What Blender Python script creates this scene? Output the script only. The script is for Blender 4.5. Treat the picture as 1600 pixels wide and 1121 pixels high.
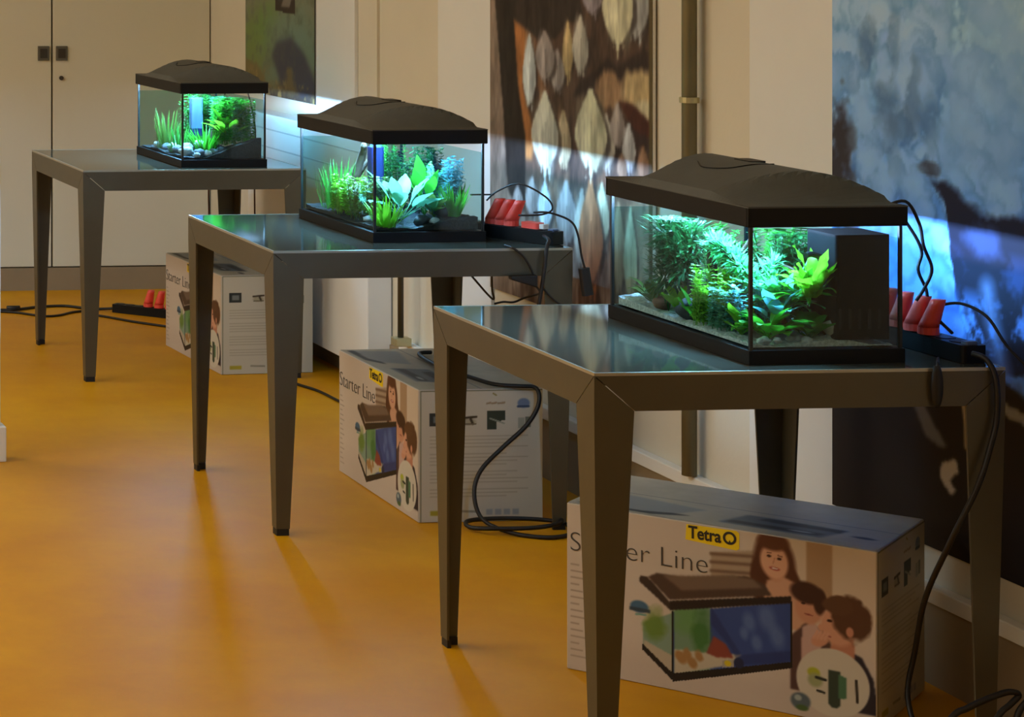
import bpy, math, random
import numpy as np
from mathutils import Vector, Matrix, noise

for o in list(bpy.data.objects):
    bpy.data.objects.remove(o)
SC = bpy.context.scene
COL = SC.collection
PI = math.pi

# ---------------------------------------------------------------- camera
cd = bpy.data.cameras.new('camera')
cam = bpy.data.objects.new('camera', cd)
COL.objects.link(cam)
YAW = 0.08407
cam.location = (0, 0, 1.5687)
cam.rotation_euler = (PI / 2, 0, -YAW)
cd.sensor_fit = 'HORIZONTAL'
cd.sensor_width = 36
cd.lens = 36 * 3663.2 / 1600
cd.shift_x = (800 + 420.1) / 1600
cd.shift_y = -(560.5 + 95.65) / 1600
cd.clip_end = 50
SC.camera = cam

# ---------------------------------------------------------------- world, lights, exposure
SC.view_settings.view_transform = 'Standard'
SC.view_settings.look = 'None'
SC.view_settings.exposure = 0.42
SC.view_settings.gamma = 1
SC.view_settings.use_curve_mapping = False
SC.cycles.transparent_max_bounces = 32
w = bpy.data.worlds.new('world')
SC.world = w
w.use_nodes = True
w.node_tree.nodes['Background'].inputs[0].default_value = (1.0, 0.86, 0.66, 1)
w.node_tree.nodes['Background'].inputs[1].default_value = 0.03

WARM = (0.98, 1.0, 0.92)


def area(loc, sx, sy, power, color=WARM, rot=(0, 0, 0)):
    l = bpy.data.lights.new('ceiling_light', 'AREA')
    l.shape = 'RECTANGLE'
    l.size = sx
    l.size_y = sy
    l.energy = power
    l.color = color
    o = bpy.data.objects.new('ceiling_light', l)
    o.location = loc
    o.rotation_euler = rot
    COL.objects.link(o)
    return o


CEIL = 3.1
for (lx, ly, pw) in ((-1.8, 8.4, 44), (-1.8, 5.6, 42), (-1.8, 3.2, 24), (-1.2, 0.6, 14), (-0.2, 7.2, 8)):
    area((lx, ly, CEIL - 0.03), 1.2, 1.8, pw)

LED_COL = (0.34, 0.60, 1.0)
LED_POWER = 600.0


# ---------------------------------------------------------------- colour helpers
def lin(c):
    c = np.asarray(c, float)
    return np.where(c <= 0.04045, c / 12.92, ((c + 0.055) / 1.055) ** 2.4)


def rgb(r, g, b):
    return tuple(float(x) for x in lin((r / 255, g / 255, b / 255)))


# ---------------------------------------------------------------- materials
def mat(name, color, rough=0.5, metal=0.0, spec=0.5, var=0.0, scale=8.0, bump=0.0, bscale=60.0, coat=0.0, trans=0.0):
    m = bpy.data.materials.new(name)
    m.use_nodes = True
    nt = m.node_tree
    b = nt.nodes['Principled BSDF']
    b.inputs['Base Color'].default_value = (*color, 1)
    b.inputs['Roughness'].default_value = rough
    b.inputs['Metallic'].default_value = metal
    b.inputs['Specular IOR Level'].default_value = spec
    b.inputs['Coat Weight'].default_value = coat
    tc = nt.nodes.new('ShaderNodeTexCoord')
    if var > 0:
        n = nt.nodes.new('ShaderNodeTexNoise')
        n.inputs['Scale'].default_value = scale
        n.inputs['Detail'].default_value = 5
        r = nt.nodes.new('ShaderNodeValToRGB')
        r.color_ramp.elements[0].position = 0.3
        r.color_ramp.elements[1].position = 0.7
        r.color_ramp.elements[0].color = (*[c * (1 - var) for c in color], 1)
        r.color_ramp.elements[1].color = (*[min(1, c * (1 + var)) for c in color], 1)
        nt.links.new(tc.outputs['Object'], n.inputs['Vector'])
        nt.links.new(n.outputs['Fac'], r.inputs[0])
        nt.links.new(r.outputs[0], b.inputs['Base Color'])
    if bump > 0:
        n2 = nt.nodes.new('ShaderNodeTexNoise')
        n2.inputs['Scale'].default_value = bscale
        n2.inputs['Detail'].default_value = 3
        bp = nt.nodes.new('ShaderNodeBump')
        bp.inputs['Strength'].default_value = bump
        bp.inputs['Distance'].default_value = 0.01
        nt.links.new(tc.outputs['Object'], n2.inputs['Vector'])
        nt.links.new(n2.outputs['Fac'], bp.inputs['Height'])
        nt.links.new(bp.outputs[0], b.inputs['Normal'])
    if trans > 0:
        t = nt.nodes.new('ShaderNodeBsdfTranslucent')
        t.inputs[0].default_value = (*[min(1, c * 1.3) for c in color], 1)
        mx = nt.nodes.new('ShaderNodeMixShader')
        mx.inputs[0].default_value = trans
        out = nt.nodes['Material Output']
        nt.links.new(b.outputs[0], mx.inputs[1])
        nt.links.new(t.outputs[0], mx.inputs[2])
        nt.links.new(mx.outputs[0], out.inputs[0])
    return m


def clear_mat(name, tint, gloss=0.05, rough=0.0):
    m = bpy.data.materials.new(name)
    m.use_nodes = True
    nt = m.node_tree
    nt.nodes.remove(nt.nodes['Principled BSDF'])
    out = nt.nodes['Material Output']
    t = nt.nodes.new('ShaderNodeBsdfTransparent')
    t.inputs[0].default_value = (*tint, 1)
    g = nt.nodes.new('ShaderNodeBsdfGlossy')
    g.inputs['Roughness'].default_value = rough
    mx = nt.nodes.new('ShaderNodeMixShader')
    mx.inputs[0].default_value = gloss
    nt.links.new(t.outputs[0], mx.inputs[1])
    nt.links.new(g.outputs[0], mx.inputs[2])
    nt.links.new(mx.outputs[0], out.inputs[0])
    return m


def emit_mat(name, color, strength):
    m = bpy.data.materials.new(name)
    m.use_nodes = True
    nt = m.node_tree
    nt.nodes.remove(nt.nodes['Principled BSDF'])
    e = nt.nodes.new('ShaderNodeEmission')
    e.inputs[0].default_value = (*color, 1)
    e.inputs[1].default_value = strength
    nt.links.new(e.outputs[0], nt.nodes['Material Output'].inputs[0])
    return m


def attr_mat(name, rough=0.5, spec=0.3):
    m = bpy.data.materials.new(name)
    m.use_nodes = True
    nt = m.node_tree
    b = nt.nodes['Principled BSDF']
    b.inputs['Roughness'].default_value = rough
    b.inputs['Specular IOR Level'].default_value = spec
    a = nt.nodes.new('ShaderNodeAttribute')
    a.attribute_name = 'ink'
    nt.links.new(a.outputs['Color'], b.inputs['Base Color'])
    return m


M = dict(
    wall=mat('wall_paint', rgb(216, 208, 188), 0.7, var=0.03, scale=3, bump=0.05),
    pale=mat('pale_panel_paint', rgb(226, 226, 222), 0.6, var=0.02, scale=3),
    frontwall=mat('grey_wall_paint', rgb(120, 112, 100), 0.8, var=0.03, scale=2),
    cupboard=mat('cupboard_lacquer', rgb(220, 215, 194), 0.55, var=0.02, scale=2),
    base=mat('plinth_paint', rgb(150, 132, 104), 0.6, var=0.06, scale=5),
    white=mat('white_plastic', rgb(236, 234, 228), 0.45, var=0.02),
    ceiling=mat('ceiling_paint', rgb(225, 220, 208), 0.8, var=0.02),
    dark=mat('dark_gap', rgb(58, 52, 44), 0.7),
    metal=mat('grey_coated_steel', rgb(90, 84, 66), 0.42, metal=0.35, var=0.05, scale=14),
    edge=mat('bright_steel_lip', rgb(176, 172, 155), 0.35, metal=0.6, var=0.04),
    top=mat('dark_tinted_glass', rgb(66, 65, 56), 0.06, spec=0.75, var=0.06, scale=4),
    rubber=mat('black_rubber', rgb(24, 22, 20), 0.6, var=0.05),
    black=mat('black_plastic', rgb(15, 16, 17), 0.5, spec=0.25, var=0.08, scale=20),
    blackm=mat('matt_black_plastic', rgb(88, 90, 86), 0.6, spec=0.3, var=0.06, scale=25, bump=0.04, bscale=300),
    cord=mat('black_cord', rgb(22, 19, 18), 0.5, var=0.05),
    browncord=mat('brown_cord', rgb(92, 52, 36), 0.5, var=0.05),
    red=mat('red_plastic', rgb(250, 88, 74), 0.45, var=0.05, scale=30),
    pipe=mat('olive_pipe_paint', rgb(122, 116, 88), 0.4, metal=0.2, var=0.08, scale=12),
    brownpipe=mat('dark_brown_pipe', rgb(62, 52, 34), 0.45, var=0.08, scale=12),
    brass=mat('pale_brass', rgb(196, 190, 150), 0.35, metal=0.7, var=0.05),
    greysq=mat('grey_handle', rgb(96, 92, 80), 0.5, var=0.05),
    card=mat('white_printed_card', rgb(214, 204, 192), 0.6, var=0.02, scale=6),
    cardtop=mat('grey_printed_card', rgb(158, 162, 164), 0.55, var=0.04, scale=9),
    ink=mat('dark_grey_ink', rgb(70, 66, 62), 0.6, var=0.03),
    ink2=mat('mid_grey_ink', rgb(120, 112, 102), 0.6, var=0.03),
    yellow=mat('yellow_ink', rgb(246, 214, 24), 0.5, var=0.03),
    navy=mat('navy_ink', rgb(40, 38, 34), 0.5, var=0.03),
    print=attr_mat('printed_picture'),
    cloth=attr_mat('printed_banner', 0.62, 0.2),
    glass=clear_mat('tank_glass', (0.975, 0.985, 0.98), 0.018),
    water=clear_mat('tank_water', (0.68, 0.85, 0.85), 0.004),
    led=emit_mat('led_tube', LED_COL, LED_POWER),
    silicone=mat('black_silicone', rgb(20, 26, 26), 0.4),
    sand=mat('pale_gravel', rgb(206, 207, 210), 0.8, var=0.35, scale=160, bump=0.5, bscale=200),
    dgravel=mat('black_gravel', rgb(46, 48, 52), 0.8, var=0.5, scale=160, bump=0.5, bscale=200),
    wood=mat('driftwood', rgb(72, 56, 42), 0.8, var=0.35, scale=30, bump=0.5, bscale=60),
    stone=mat('blue_grey_stone', rgb(120, 128, 142), 0.7, var=0.35, scale=40, bump=0.4, bscale=60),
    pstone=mat('pale_stone', rgb(190, 196, 204), 0.7, var=0.25, scale=40, bump=0.4, bscale=60),
    dstone=mat('dark_stone', rgb(58, 62, 68), 0.7, var=0.4, scale=40, bump=0.4, bscale=60),
    rstone=mat('brown_stone', rgb(128, 92, 74), 0.7, var=0.3, scale=40, bump=0.4, bscale=60),
    groove=mat('radiator_groove', rgb(200, 199, 195), 0.5),
    filt=mat('filter_black', rgb(6, 7, 9), 0.8, spec=0.05),
    navyplastic=mat('dark_blue_plastic', rgb(26, 32, 78), 0.4, var=0.1, scale=20),
    clearp=mat('pale_blue_plastic', rgb(84, 104, 140), 0.3, var=0.05),
)


def leafmat(name, c, tr=0.35):
    return mat(name, rgb(*c), 0.42, var=0.3, scale=22, trans=tr)


G = dict(
    lime=leafmat('lime_leaf', (126, 190, 44)),
    grass=leafmat('grass_leaf', (72, 168, 40)),
    mid=leafmat('mid_green_leaf', (58, 138, 48)),
    deep=leafmat('deep_green_leaf', (34, 92, 44), 0.25),
    olive=leafmat('olive_leaf', (96, 128, 52)),
    pale=leafmat('pale_leaf', (122, 184, 150)),
    mint=leafmat('mint_leaf', (110, 210, 140)),
    teal=leafmat('blue_green_leaf', (96, 170, 176)),
)


# ---------------------------------------------------------------- mesh builder
class MB:
    def __init__(s):
        s.v = []
        s.f = []

    def add(s, vs, fs):
        n = len(s.v)
        s.v += [tuple(v) for v in vs]
        s.f += [tuple(i + n for i in f) for f in fs]

    def hexa(s, lo, hi):
        """lo, hi: four corners each (ccw seen from above)"""
        s.add(list(lo) + list(hi), [(3, 2, 1, 0), (4, 5, 6, 7), (0, 1, 5, 4), (1, 2, 6, 5), (2, 3, 7, 6), (3, 0, 4, 7)])

    def box(s, x0, y0, z0, x1, y1, z1):
        s.hexa([(x0, y0, z0), (x1, y0, z0), (x1, y1, z0), (x0, y1, z0)], [(x0, y0, z1), (x1, y0, z1), (x1, y1, z1), (x0, y1, z1)])

    def rbox(s, x0, y0, z0, x1, y1, z1, r, n=3):
        """box with rounded vertical corners and a small top/bottom chamfer"""
        pts = []
        for cx, cy, a0 in ((x1 - r, y1 - r, 0), (x0 + r, y1 - r, PI / 2), (x0 + r, y0 + r, PI), (x1 - r, y0 + r, 1.5 * PI)):
            for i in range(n + 1):
                a = a0 + PI / 2 * i / n
                pts.append((cx + r * math.cos(a), cy + r * math.sin(a)))
        s.loft([[(px, py, z0) for px, py in pts], [(px, py, z1) for px, py in pts]])

    def loft(s, rings, caps=True):
        n = len(rings[0])
        vs = [p for r in rings for p in r]
        fs = []
        for k in range(len(rings) - 1):
            for i in range(n):
                j = (i + 1) % n
                fs.append((k * n + i, k * n + j, (k + 1) * n + j, (k + 1) * n + i))
        if caps:
            fs.append(tuple(range(n - 1, -1, -1)))
            fs.append(tuple((len(rings) - 1) * n + i for i in range(n)))
        s.add(vs, fs)

    def tube(s, pts, r, n=8, smooth=True):
        P = [Vector(p) for p in pts]
        if smooth and len(P) > 2:
            Q = []
            for i in range(len(P) - 1):
                p0, p1, p2, p3 = P[max(i - 1, 0)], P[i], P[i + 1], P[min(i + 2, len(P) - 1)]
                for k in range(6):
                    t = k / 6
                    Q.append(0.5 * ((2 * p1) + (p2 - p0) * t + (2 * p0 - 5 * p1 + 4 * p2 - p3) * t * t + (3 * p1 - p0 - 3 * p2 + p3) * t ** 3))
            Q.append(P[-1])
            P = Q
        rs = r if isinstance(r, (list, tuple)) else None
        rings = []
        up = Vector((0.13, 0.21, 0.97)).normalized()
        u = None
        for i, p in enumerate(P):
            d = (P[min(i + 1, len(P) - 1)] - P[max(i - 1, 0)])
            d = d.normalized() if d.length > 1e-9 else Vector((0, 0, 1))
            if u is None:
                u = d.cross(up)
                if u.length < 1e-3:
                    u = d.cross(Vector((1, 0, 0)))
            u = (u - d * u.dot(d)).normalized()
            v = d.cross(u)
            t = i / (len(P) - 1)
            rr = r if rs is None else rs[0] + (rs[1] - rs[0]) * t
            rings.append([p + u * (rr * math.cos(2 * PI * k / n)) + v * (rr * math.sin(2 * PI * k / n)) for k in range(n)])
        s.loft(rings)

    def disc(s, c, r, z0, z1, n=20):
        s.loft([[(c[0] + r * math.cos(2 * PI * i / n), c[1] + r * math.sin(2 * PI * i / n), z) for i in range(n)] for z in (z0, z1)])

    def leaf(s, base, d, length, width, bend=0.5, seg=6, fold=0.25, shape=1.0, wave=0.0):
        """one blade: starts at base along d and droops by bend"""
        d = Vector(d).normalized()
        p = Vector(base)
        side = d.cross(Vector((0, 0, 1)))
        if side.length < 1e-3:
            side = Vector((1, 0, 0))
        side.normalize()
        vs, fs = [], []
        step = length / seg
        for i in range(seg + 1):
            t = i / seg
            wd = width * 0.5 * (math.sin(PI * min(0.999, (0.06 + 0.94 * t)) ** shape)) if shape != 0 else width * 0.5 * (1 - t ** 3)
            wd = max(wd, width * 0.03)
            nrm = side.cross(d).normalized()
            wv = math.sin(t * 14) * wave * width
            vs += [p - side * wd + nrm * (fold * wd + wv), p, p + side * wd + nrm * (fold * wd - wv)]
            d = (d + Vector((0, 0, -1)) * (bend / seg)).normalized()
            p = p + d * step
        for i in range(seg):
            a = i * 3
            fs += [(a, a + 1, a + 4, a + 3), (a + 1, a + 2, a + 5, a + 4)]
        s.add(vs, fs)

    def build(s, name, m=None, parent=None, smooth=False, loc=None, rotz=0.0, bevel=0.0):
        me = bpy.data.meshes.new(name)
        me.from_pydata([tuple(v) for v in s.v], [], s.f)
        me.validate()
        if m:
            me.materials.append(m)
        if smooth:
            me.polygons.foreach_set('use_smooth', [True] * len(me.polygons))
        me.update()
        o = bpy.data.objects.new(name, me)
        COL.objects.link(o)
        if parent:
            o.parent = parent
        if loc is not None:
            o.location = loc
        if rotz:
            o.rotation_euler = (0, 0, rotz)
        if bevel:
            b = o.modifiers.new('bevel', 'BEVEL')
            b.width = bevel
            b.segments = 2
            b.limit_method = 'ANGLE'
        return o


def tag(o, label, cat, group=None, kind=None):
    if label:
        o['label'] = label
    if cat:
        o['category'] = cat
    if group:
        o['group'] = group
    if kind:
        o['kind'] = kind
    return o


def thing(name, label, cat, loc=(0, 0, 0), rotz=0.0, group=None):
    o = bpy.data.objects.new(name, None)
    o.empty_display_size = 0.05
    COL.objects.link(o)
    o.location = loc
    o.rotation_euler = (0, 0, rotz)
    return tag(o, label, cat, group)


def struct(name, mb, m, label=None, **k):
    o = mb.build(name, m, **k)
    o['kind'] = 'structure'
    if label:
        o['label'] = label
    return o


def copy_tree(o, parent=None):
    c = o.copy()
    COL.objects.link(c)
    if parent:
        c.parent = parent
    for ch in list(o.children):
        copy_tree(ch, c)
    return c


def text_mesh(name, body, size, m, parent, origin, ex, ez, width=None, bold=0.0, depth=0.0004):
    """lettering lying on the plane spanned by ex (reading direction) and ez (up)"""
    cu = bpy.data.curves.new(name, 'FONT')
    cu.body = body
    cu.size = size
    cu.offset = bold
    cu.extrude = depth
    tmp = bpy.data.objects.new(name, cu)
    me = bpy.data.meshes.new_from_object(tmp)
    bpy.data.objects.remove(tmp)
    n = len(me.vertices)
    co = np.zeros(n * 3)
    me.vertices.foreach_get('co', co)
    co = co.reshape(-1, 3)
    if width:
        span = co[:, 0].max() - co[:, 0].min()
        co[:, 0] = (co[:, 0] - co[:, 0].min()) * width / span
    ex, ez, o0 = np.array(ex, float), np.array(ez, float), np.array(origin, float)
    nn = np.cross(ex, ez)
    P = o0 + co[:, :1] * ex + co[:, 1:2] * ez + co[:, 2:3] * nn
    me.vertices.foreach_set('co', P.astype(np.float32).ravel())
    me.materials.clear()
    me.materials.append(m)
    me.update()
    me.name = name
    ob = bpy.data.objects.new(name, me)
    COL.objects.link(ob)
    ob.parent = parent
    return ob


# ---------------------------------------------------------------- print painter (albedo only)
def vnoise(X, Y, seed):
    xi = np.floor(X).astype(int)
    yi = np.floor(Y).astype(int)
    fx = X - xi
    fy = Y - yi
    fx = fx * fx * (3 - 2 * fx)
    fy = fy * fy * (3 - 2 * fy)

    def h(a, b):
        n = (a * 374761393 + b * 668265263 + seed * 974711) & 0x7fffffff
        n = ((n ^ (n >> 13)) * 1274126177) & 0x7fffffff
        return ((n ^ (n >> 16)) & 0xffff) / 65535.0
    a = h(xi, yi) * (1 - fx) + h(xi + 1, yi) * fx
    b = h(xi, yi + 1) * (1 - fx) + h(xi + 1, yi + 1) * fx
    return a * (1 - fy) + b * fy


def fbm(X, Y, seed, oct=4):
    s = np.zeros_like(X)
    a, t = 1.0, 0.0
    for k in range(oct):
        s += a * vnoise(X * 2 ** k, Y * 2 ** k, seed + k * 7)
        t += a
        a *= 0.55
    return s / t


class Paint:
    """colour field over a rectangle (u to the right, v up, metres)"""

    def __init__(s, w, h, step, bg):
        s.nx = int(w / step) + 1
        s.ny = int(h / step) + 1
        s.w, s.h = w, h
        s.X, s.Y = np.meshgrid(np.linspace(0, w, s.nx), np.linspace(0, h, s.ny))
        s.C = np.zeros((s.ny, s.nx, 3)) + np.array(bg) / 255

    def mix(s, mask, c):
        m = np.clip(mask, 0, 1)[..., None]
        c = np.array(c, float)
        c = c / 255
        s.C = s.C * (1 - m) + c * m

    def ell(s, cx, cy, rx, ry, c, soft=0.15, ang=0.0, amt=1.0, mod=None):
        a = math.radians(ang)
        dx, dy = s.X - cx, s.Y - cy
        x = dx * math.cos(a) + dy * math.sin(a)
        y = -dx * math.sin(a) + dy * math.cos(a)
        d = np.sqrt((x / rx) ** 2 + (y / ry) ** 2)
        if mod is not None:
            d = d + mod
        s.mix(np.clip((1 - d) / soft + 0.5, 0, 1) * amt, c)

    def poly(s, pts, c, amt=1.0, soft=0.0):
        inside = np.zeros(s.X.shape, bool)
        n = len(pts)
        for i in range(n):
            x0, y0 = pts[i]
            x1, y1 = pts[(i + 1) % n]
            if y0 == y1:
                continue
            cond = (s.Y >= min(y0, y1)) & (s.Y < max(y0, y1))
            xs = x0 + (s.Y - y0) * (x1 - x0) / (y1 - y0)
            inside ^= cond & (s.X < xs)
        m = inside.astype(float)
        for _ in range(int(soft)):
            p = np.pad(m, 1, mode='edge')
            m = (p[1:-1, 1:-1] * 2 + p[:-2, 1:-1] + p[2:, 1:-1] + p[1:-1, :-2] + p[1:-1, 2:]) / 6
        s.mix(m * amt, c)

    def line(s, pts, wd, c, soft=0.3):
        best = np.full(s.X.shape, 1e9)
        for (x0, y0), (x1, y1) in zip(pts[:-1], pts[1:]):
            L2 = (x1 - x0) ** 2 + (y1 - y0) ** 2 + 1e-12
            t = np.clip(((s.X - x0) * (x1 - x0) + (s.Y - y0) * (y1 - y0)) / L2, 0, 1)
            best = np.minimum(best, np.hypot(s.X - x0 - t * (x1 - x0), s.Y - y0 - t * (y1 - y0)))
        s.mix((wd / 2 - best) / (wd * soft) + 0.5, c)

    def build(s, name, m, parent, origin, ex, ez):
        o0, ex, ez = (np.array(a, float) for a in (origin, ex, ez))
        P = o0 + s.X[..., None] * ex + s.Y[..., None] * ez
        me = bpy.data.meshes.new(name)
        nv = s.nx * s.ny
        idx = np.arange(nv).reshape(s.ny, s.nx)
        q = np.stack([idx[:-1, :-1], idx[:-1, 1:], idx[1:, 1:], idx[1:, :-1]], -1).reshape(-1, 4)
        me.vertices.add(nv)
        me.vertices.foreach_set('co', P.astype(np.float32).ravel())
        me.loops.add(q.size)
        me.loops.foreach_set('vertex_index', q.astype(np.int32).ravel())
        me.polygons.add(len(q))
        me.polygons.foreach_set('loop_start', (np.arange(len(q)) * 4).astype(np.int32))
        me.update(calc_edges=True)
        at = me.color_attributes.new('ink', 'FLOAT_COLOR', 'POINT')
        rgba = np.ones((nv, 4), np.float32)
        rgba[:, :3] = lin(np.clip(s.C.reshape(-1, 3), 0, 1))
        at.data.foreach_set('color', rgba.ravel())
        me.materials.append(m)
        ob = bpy.data.objects.new(name, me)
        COL.objects.link(ob)
        ob.parent = parent
        return ob


# ================================================================ SETTING
WX = 2.94       # right wall
BY = 10.35      # back wall
LX, FY = -2.6, -5.0


def floor_material():
    m = mat('orange_linoleum', rgb(222, 152, 22), 0.33, spec=0.16)
    nt = m.node_tree
    b = nt.nodes['Principled BSDF']
    tc = nt.nodes.new('ShaderNodeTexCoord')
    n = nt.nodes.new('ShaderNodeTexNoise')
    n.inputs['Scale'].default_value = 2.2
    n.inputs['Detail'].default_value = 8
    n.inputs['Roughness'].default_value = 0.65
    r = nt.nodes.new('ShaderNodeValToRGB')
    r.color_ramp.elements[0].position = 0.32
    r.color_ramp.elements[1].position = 0.68
    r.color_ramp.elements[0].color = (*rgb(204, 138, 6), 1)
    r.color_ramp.elements[1].color = (*rgb(220, 158, 16), 1)
    nt.links.new(tc.outputs['Object'], n.inputs['Vector'])
    nt.links.new(n.outputs['Fac'], r.inputs[0])
    nt.links.new(r.outputs[0], b.inputs['Base Color'])
    r2 = nt.nodes.new('ShaderNodeMapRange')
    r2.inputs[3].default_value = 0.42
    r2.inputs[4].default_value = 0.56
    nt.links.new(n.outputs['Fac'], r2.inputs[0])
    nt.links.new(r2.outputs[0], b.inputs['Roughness'])
    return m


b = MB()
b.box(LX - 0.2, FY - 0.2, -0.1, WX + 0.4, BY + 0.4, 0)
struct('floor', b, floor_material())
b = MB()
b.box(LX - 0.2, FY - 0.2, CEIL, WX + 0.4, BY + 0.4, CEIL + 0.1)
struct('ceiling', b, M['ceiling'])
b = MB()
b.box(WX, FY - 0.2, 0, WX + 0.2, 9.47, CEIL)
b.box(3.03, 9.47, 0, WX + 0.2, BY, CEIL)
struct('wall_right', b, M['wall'])
b = MB()
b.box(LX - 0.2, BY, 0, WX + 0.4, BY + 0.2, CEIL)
struct('wall_back', b, M['wall'])
b = MB()
b.box(LX - 0.2, FY - 0.2, 0, LX, BY, CEIL)
struct('wall_left', b, M['wall'])
b = MB()
b.box(LX, FY - 0.2, 0, WX, FY, CEIL)
struct('wall_front', b, M['frontwall'])

# shallow pilasters on the right wall between the banners
for k, (ya, yb, dd, z0) in enumerate(((8.17, 8.58, .014, .93), (6.975, 7.40, .012, .215), (5.06, 5.44, .012, .215))):
    b = MB()
    b.box(WX - dd, ya, z0, WX, yb, CEIL)
    struct('trim_%d' % (k + 4), b, M['pale'], bevel=0.002)
b = MB()
b.box(WX - 0.010, 7.955, 0.93, WX, 7.985, CEIL)
struct('trim_1', b, M['wall'])
# low plinth along the right wall and the white trunking on top of it
b = MB()
b.box(WX - 0.012, FY, 0, WX, 9.4, 0.175)
struct('baseboard_right', b, M['base'])
b = MB()
b.box(WX - 0.03, FY, 0.178, WX, 7.7, 0.212)
struct('trim_2', b, M['white'], bevel=0.003)
b = MB()
b.box(LX, BY - 0.05, 0, 3.03, BY, 0.10)
struct('baseboard_back', b, M['base'])

# cupboard doors filling the back wall
DW = 0.722
for i in range(-3, 3):
    x0 = 2.306 + i * DW + (0.004 if True else 0)
    x1 = x0 + DW - 0.008
    if x1 > 3.03:
        continue
    d = MB()
    d.box(x0, BY - 0.045, 0.105, x1, BY - 0.02, 2.6)
    do = struct('door_%d' % (i + 4), d, M['cupboard'], bevel=0.002)
    hx = (x1 - 0.05 - 0.012) if i % 2 else (x0 + 0.012)
    h = MB()
    h.box(hx, BY - 0.055, 1.025, hx + 0.052, BY - 0.045, 1.09)
    h.build('handle', M['greysq'], do, bevel=0.002)
    h = MB()
    h.box(hx + 0.01, BY - 0.058, 1.037, hx + 0.042, BY - 0.0551, 1.078)
    h.build('handle_grip', M['dark'], do)
    if i == 0:
        k = MB()
        n = 16
        kx, kz = 2.347, 0.947
        k.loft([[(kx + 0.010 * math.cos(2 * PI * j / n), yy, kz + 0.010 * math.sin(2 * PI * j / n)) for j in range(n)] for yy in (BY - 0.053, BY - 0.045)])
        k.build('lock', M['dark'], do)
b = MB()
b.box(LX, BY - 0.022, 0.105, 3.03, BY, 2.62)
struct('trim_3', b, M['dark'])

# flat white radiator on the wall behind the second table
r = thing('radiator', 'flat white wall radiator low behind the middle table', 'radiator', (WX, 7.83, 0.085))
b = MB()
b.box(-0.09, 0, 0, -0.004, 1.35, 0.80)
b.build('panel', M['white'], r, bevel=0.004)
b = MB()
for k in range(3):
    b.box(-0.0925, 0.03, 0.60 + k * 0.07, -0.0901, 1.32, 0.606 + k * 0.07)
b.build('groove', M['groove'], r)
for yy in (0.25, 1.1):
    b = MB()
    b.box(-0.06, yy, -0.083, -0.03, yy + 0.05, 0.0)
    b.build('foot', M['dark'], r)

# pipes
b = MB()
b.tube([(WX - 0.035, 5.69, 0.215), (WX - 0.035, 5.69, CEIL - 0.002)], 0.0185, 14, smooth=False)
pp = b.build('wall_pipe', M['pipe'], smooth=True)
tag(pp, 'tall olive-grey vertical pipe on the wall right of the hanging fish banner', 'pipe')
for zz in (0.52, 1.155):
    b = MB()
    b.disc((WX - 0.035, 5.69), 0.024, zz, zz + 0.014, 16)
    b.build('clamp', M['brass'], pp)
b = MB()
b.tube([(WX - 0.06, 7.6, 0.215), (WX - 0.06, 7.6, 0.86)], 0.010, 12, smooth=False)
pp2 = b.build('radiator_pipe', M['brownpipe'], smooth=True)
tag(pp2, 'thin dark brown vertical pipe beside the white radiator', 'pipe')
b = MB()
b.box(WX - 0.085, 7.575, 0.212, WX - 0.031, 7.625, 0.24)
b.build('pipe_end', M['brass'], pp2, bevel=0.003)

# white partition at the left picture edge with its foot
r = thing('partition', 'pale grey display partition cut by the left photo edge, above the floor', 'partition', (1.26, 6.95, 0))
b = MB()
b.box(-0.3, 0.0, 0.0, 0.138, 0.03, 1.0)
b.build('panel', M['white'], r, bevel=0.002)
b = MB()
b.box(-0.3, -0.02, 0.0, 0.152, 0.05, 0.105)
b.build('foot', M['white'], r, bevel=0.003)


# ================================================================ BANNERS
def banner(name, label, y_far, y_near, z0, z1, step, painter):
    """printed hanging banner on the right wall, seen from the room"""
    t = thing(name, label, 'banner', (WX - 0.006, y_far, z0))
    b = MB()
    W = y_far - y_near
    b.box(-0.008, -W, 0, 0.0, 0, z1 - z0)
    b.build('sheet', M['white'], t)
    p = Paint(W, z1 - z0, step, (120, 120, 120))
    painter(p, y_far, z0)
    p.build('print', M['cloth'], t, (-0.0088, 0, 0), (0, -1, 0), (0, 0, 1))
    return t


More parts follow.
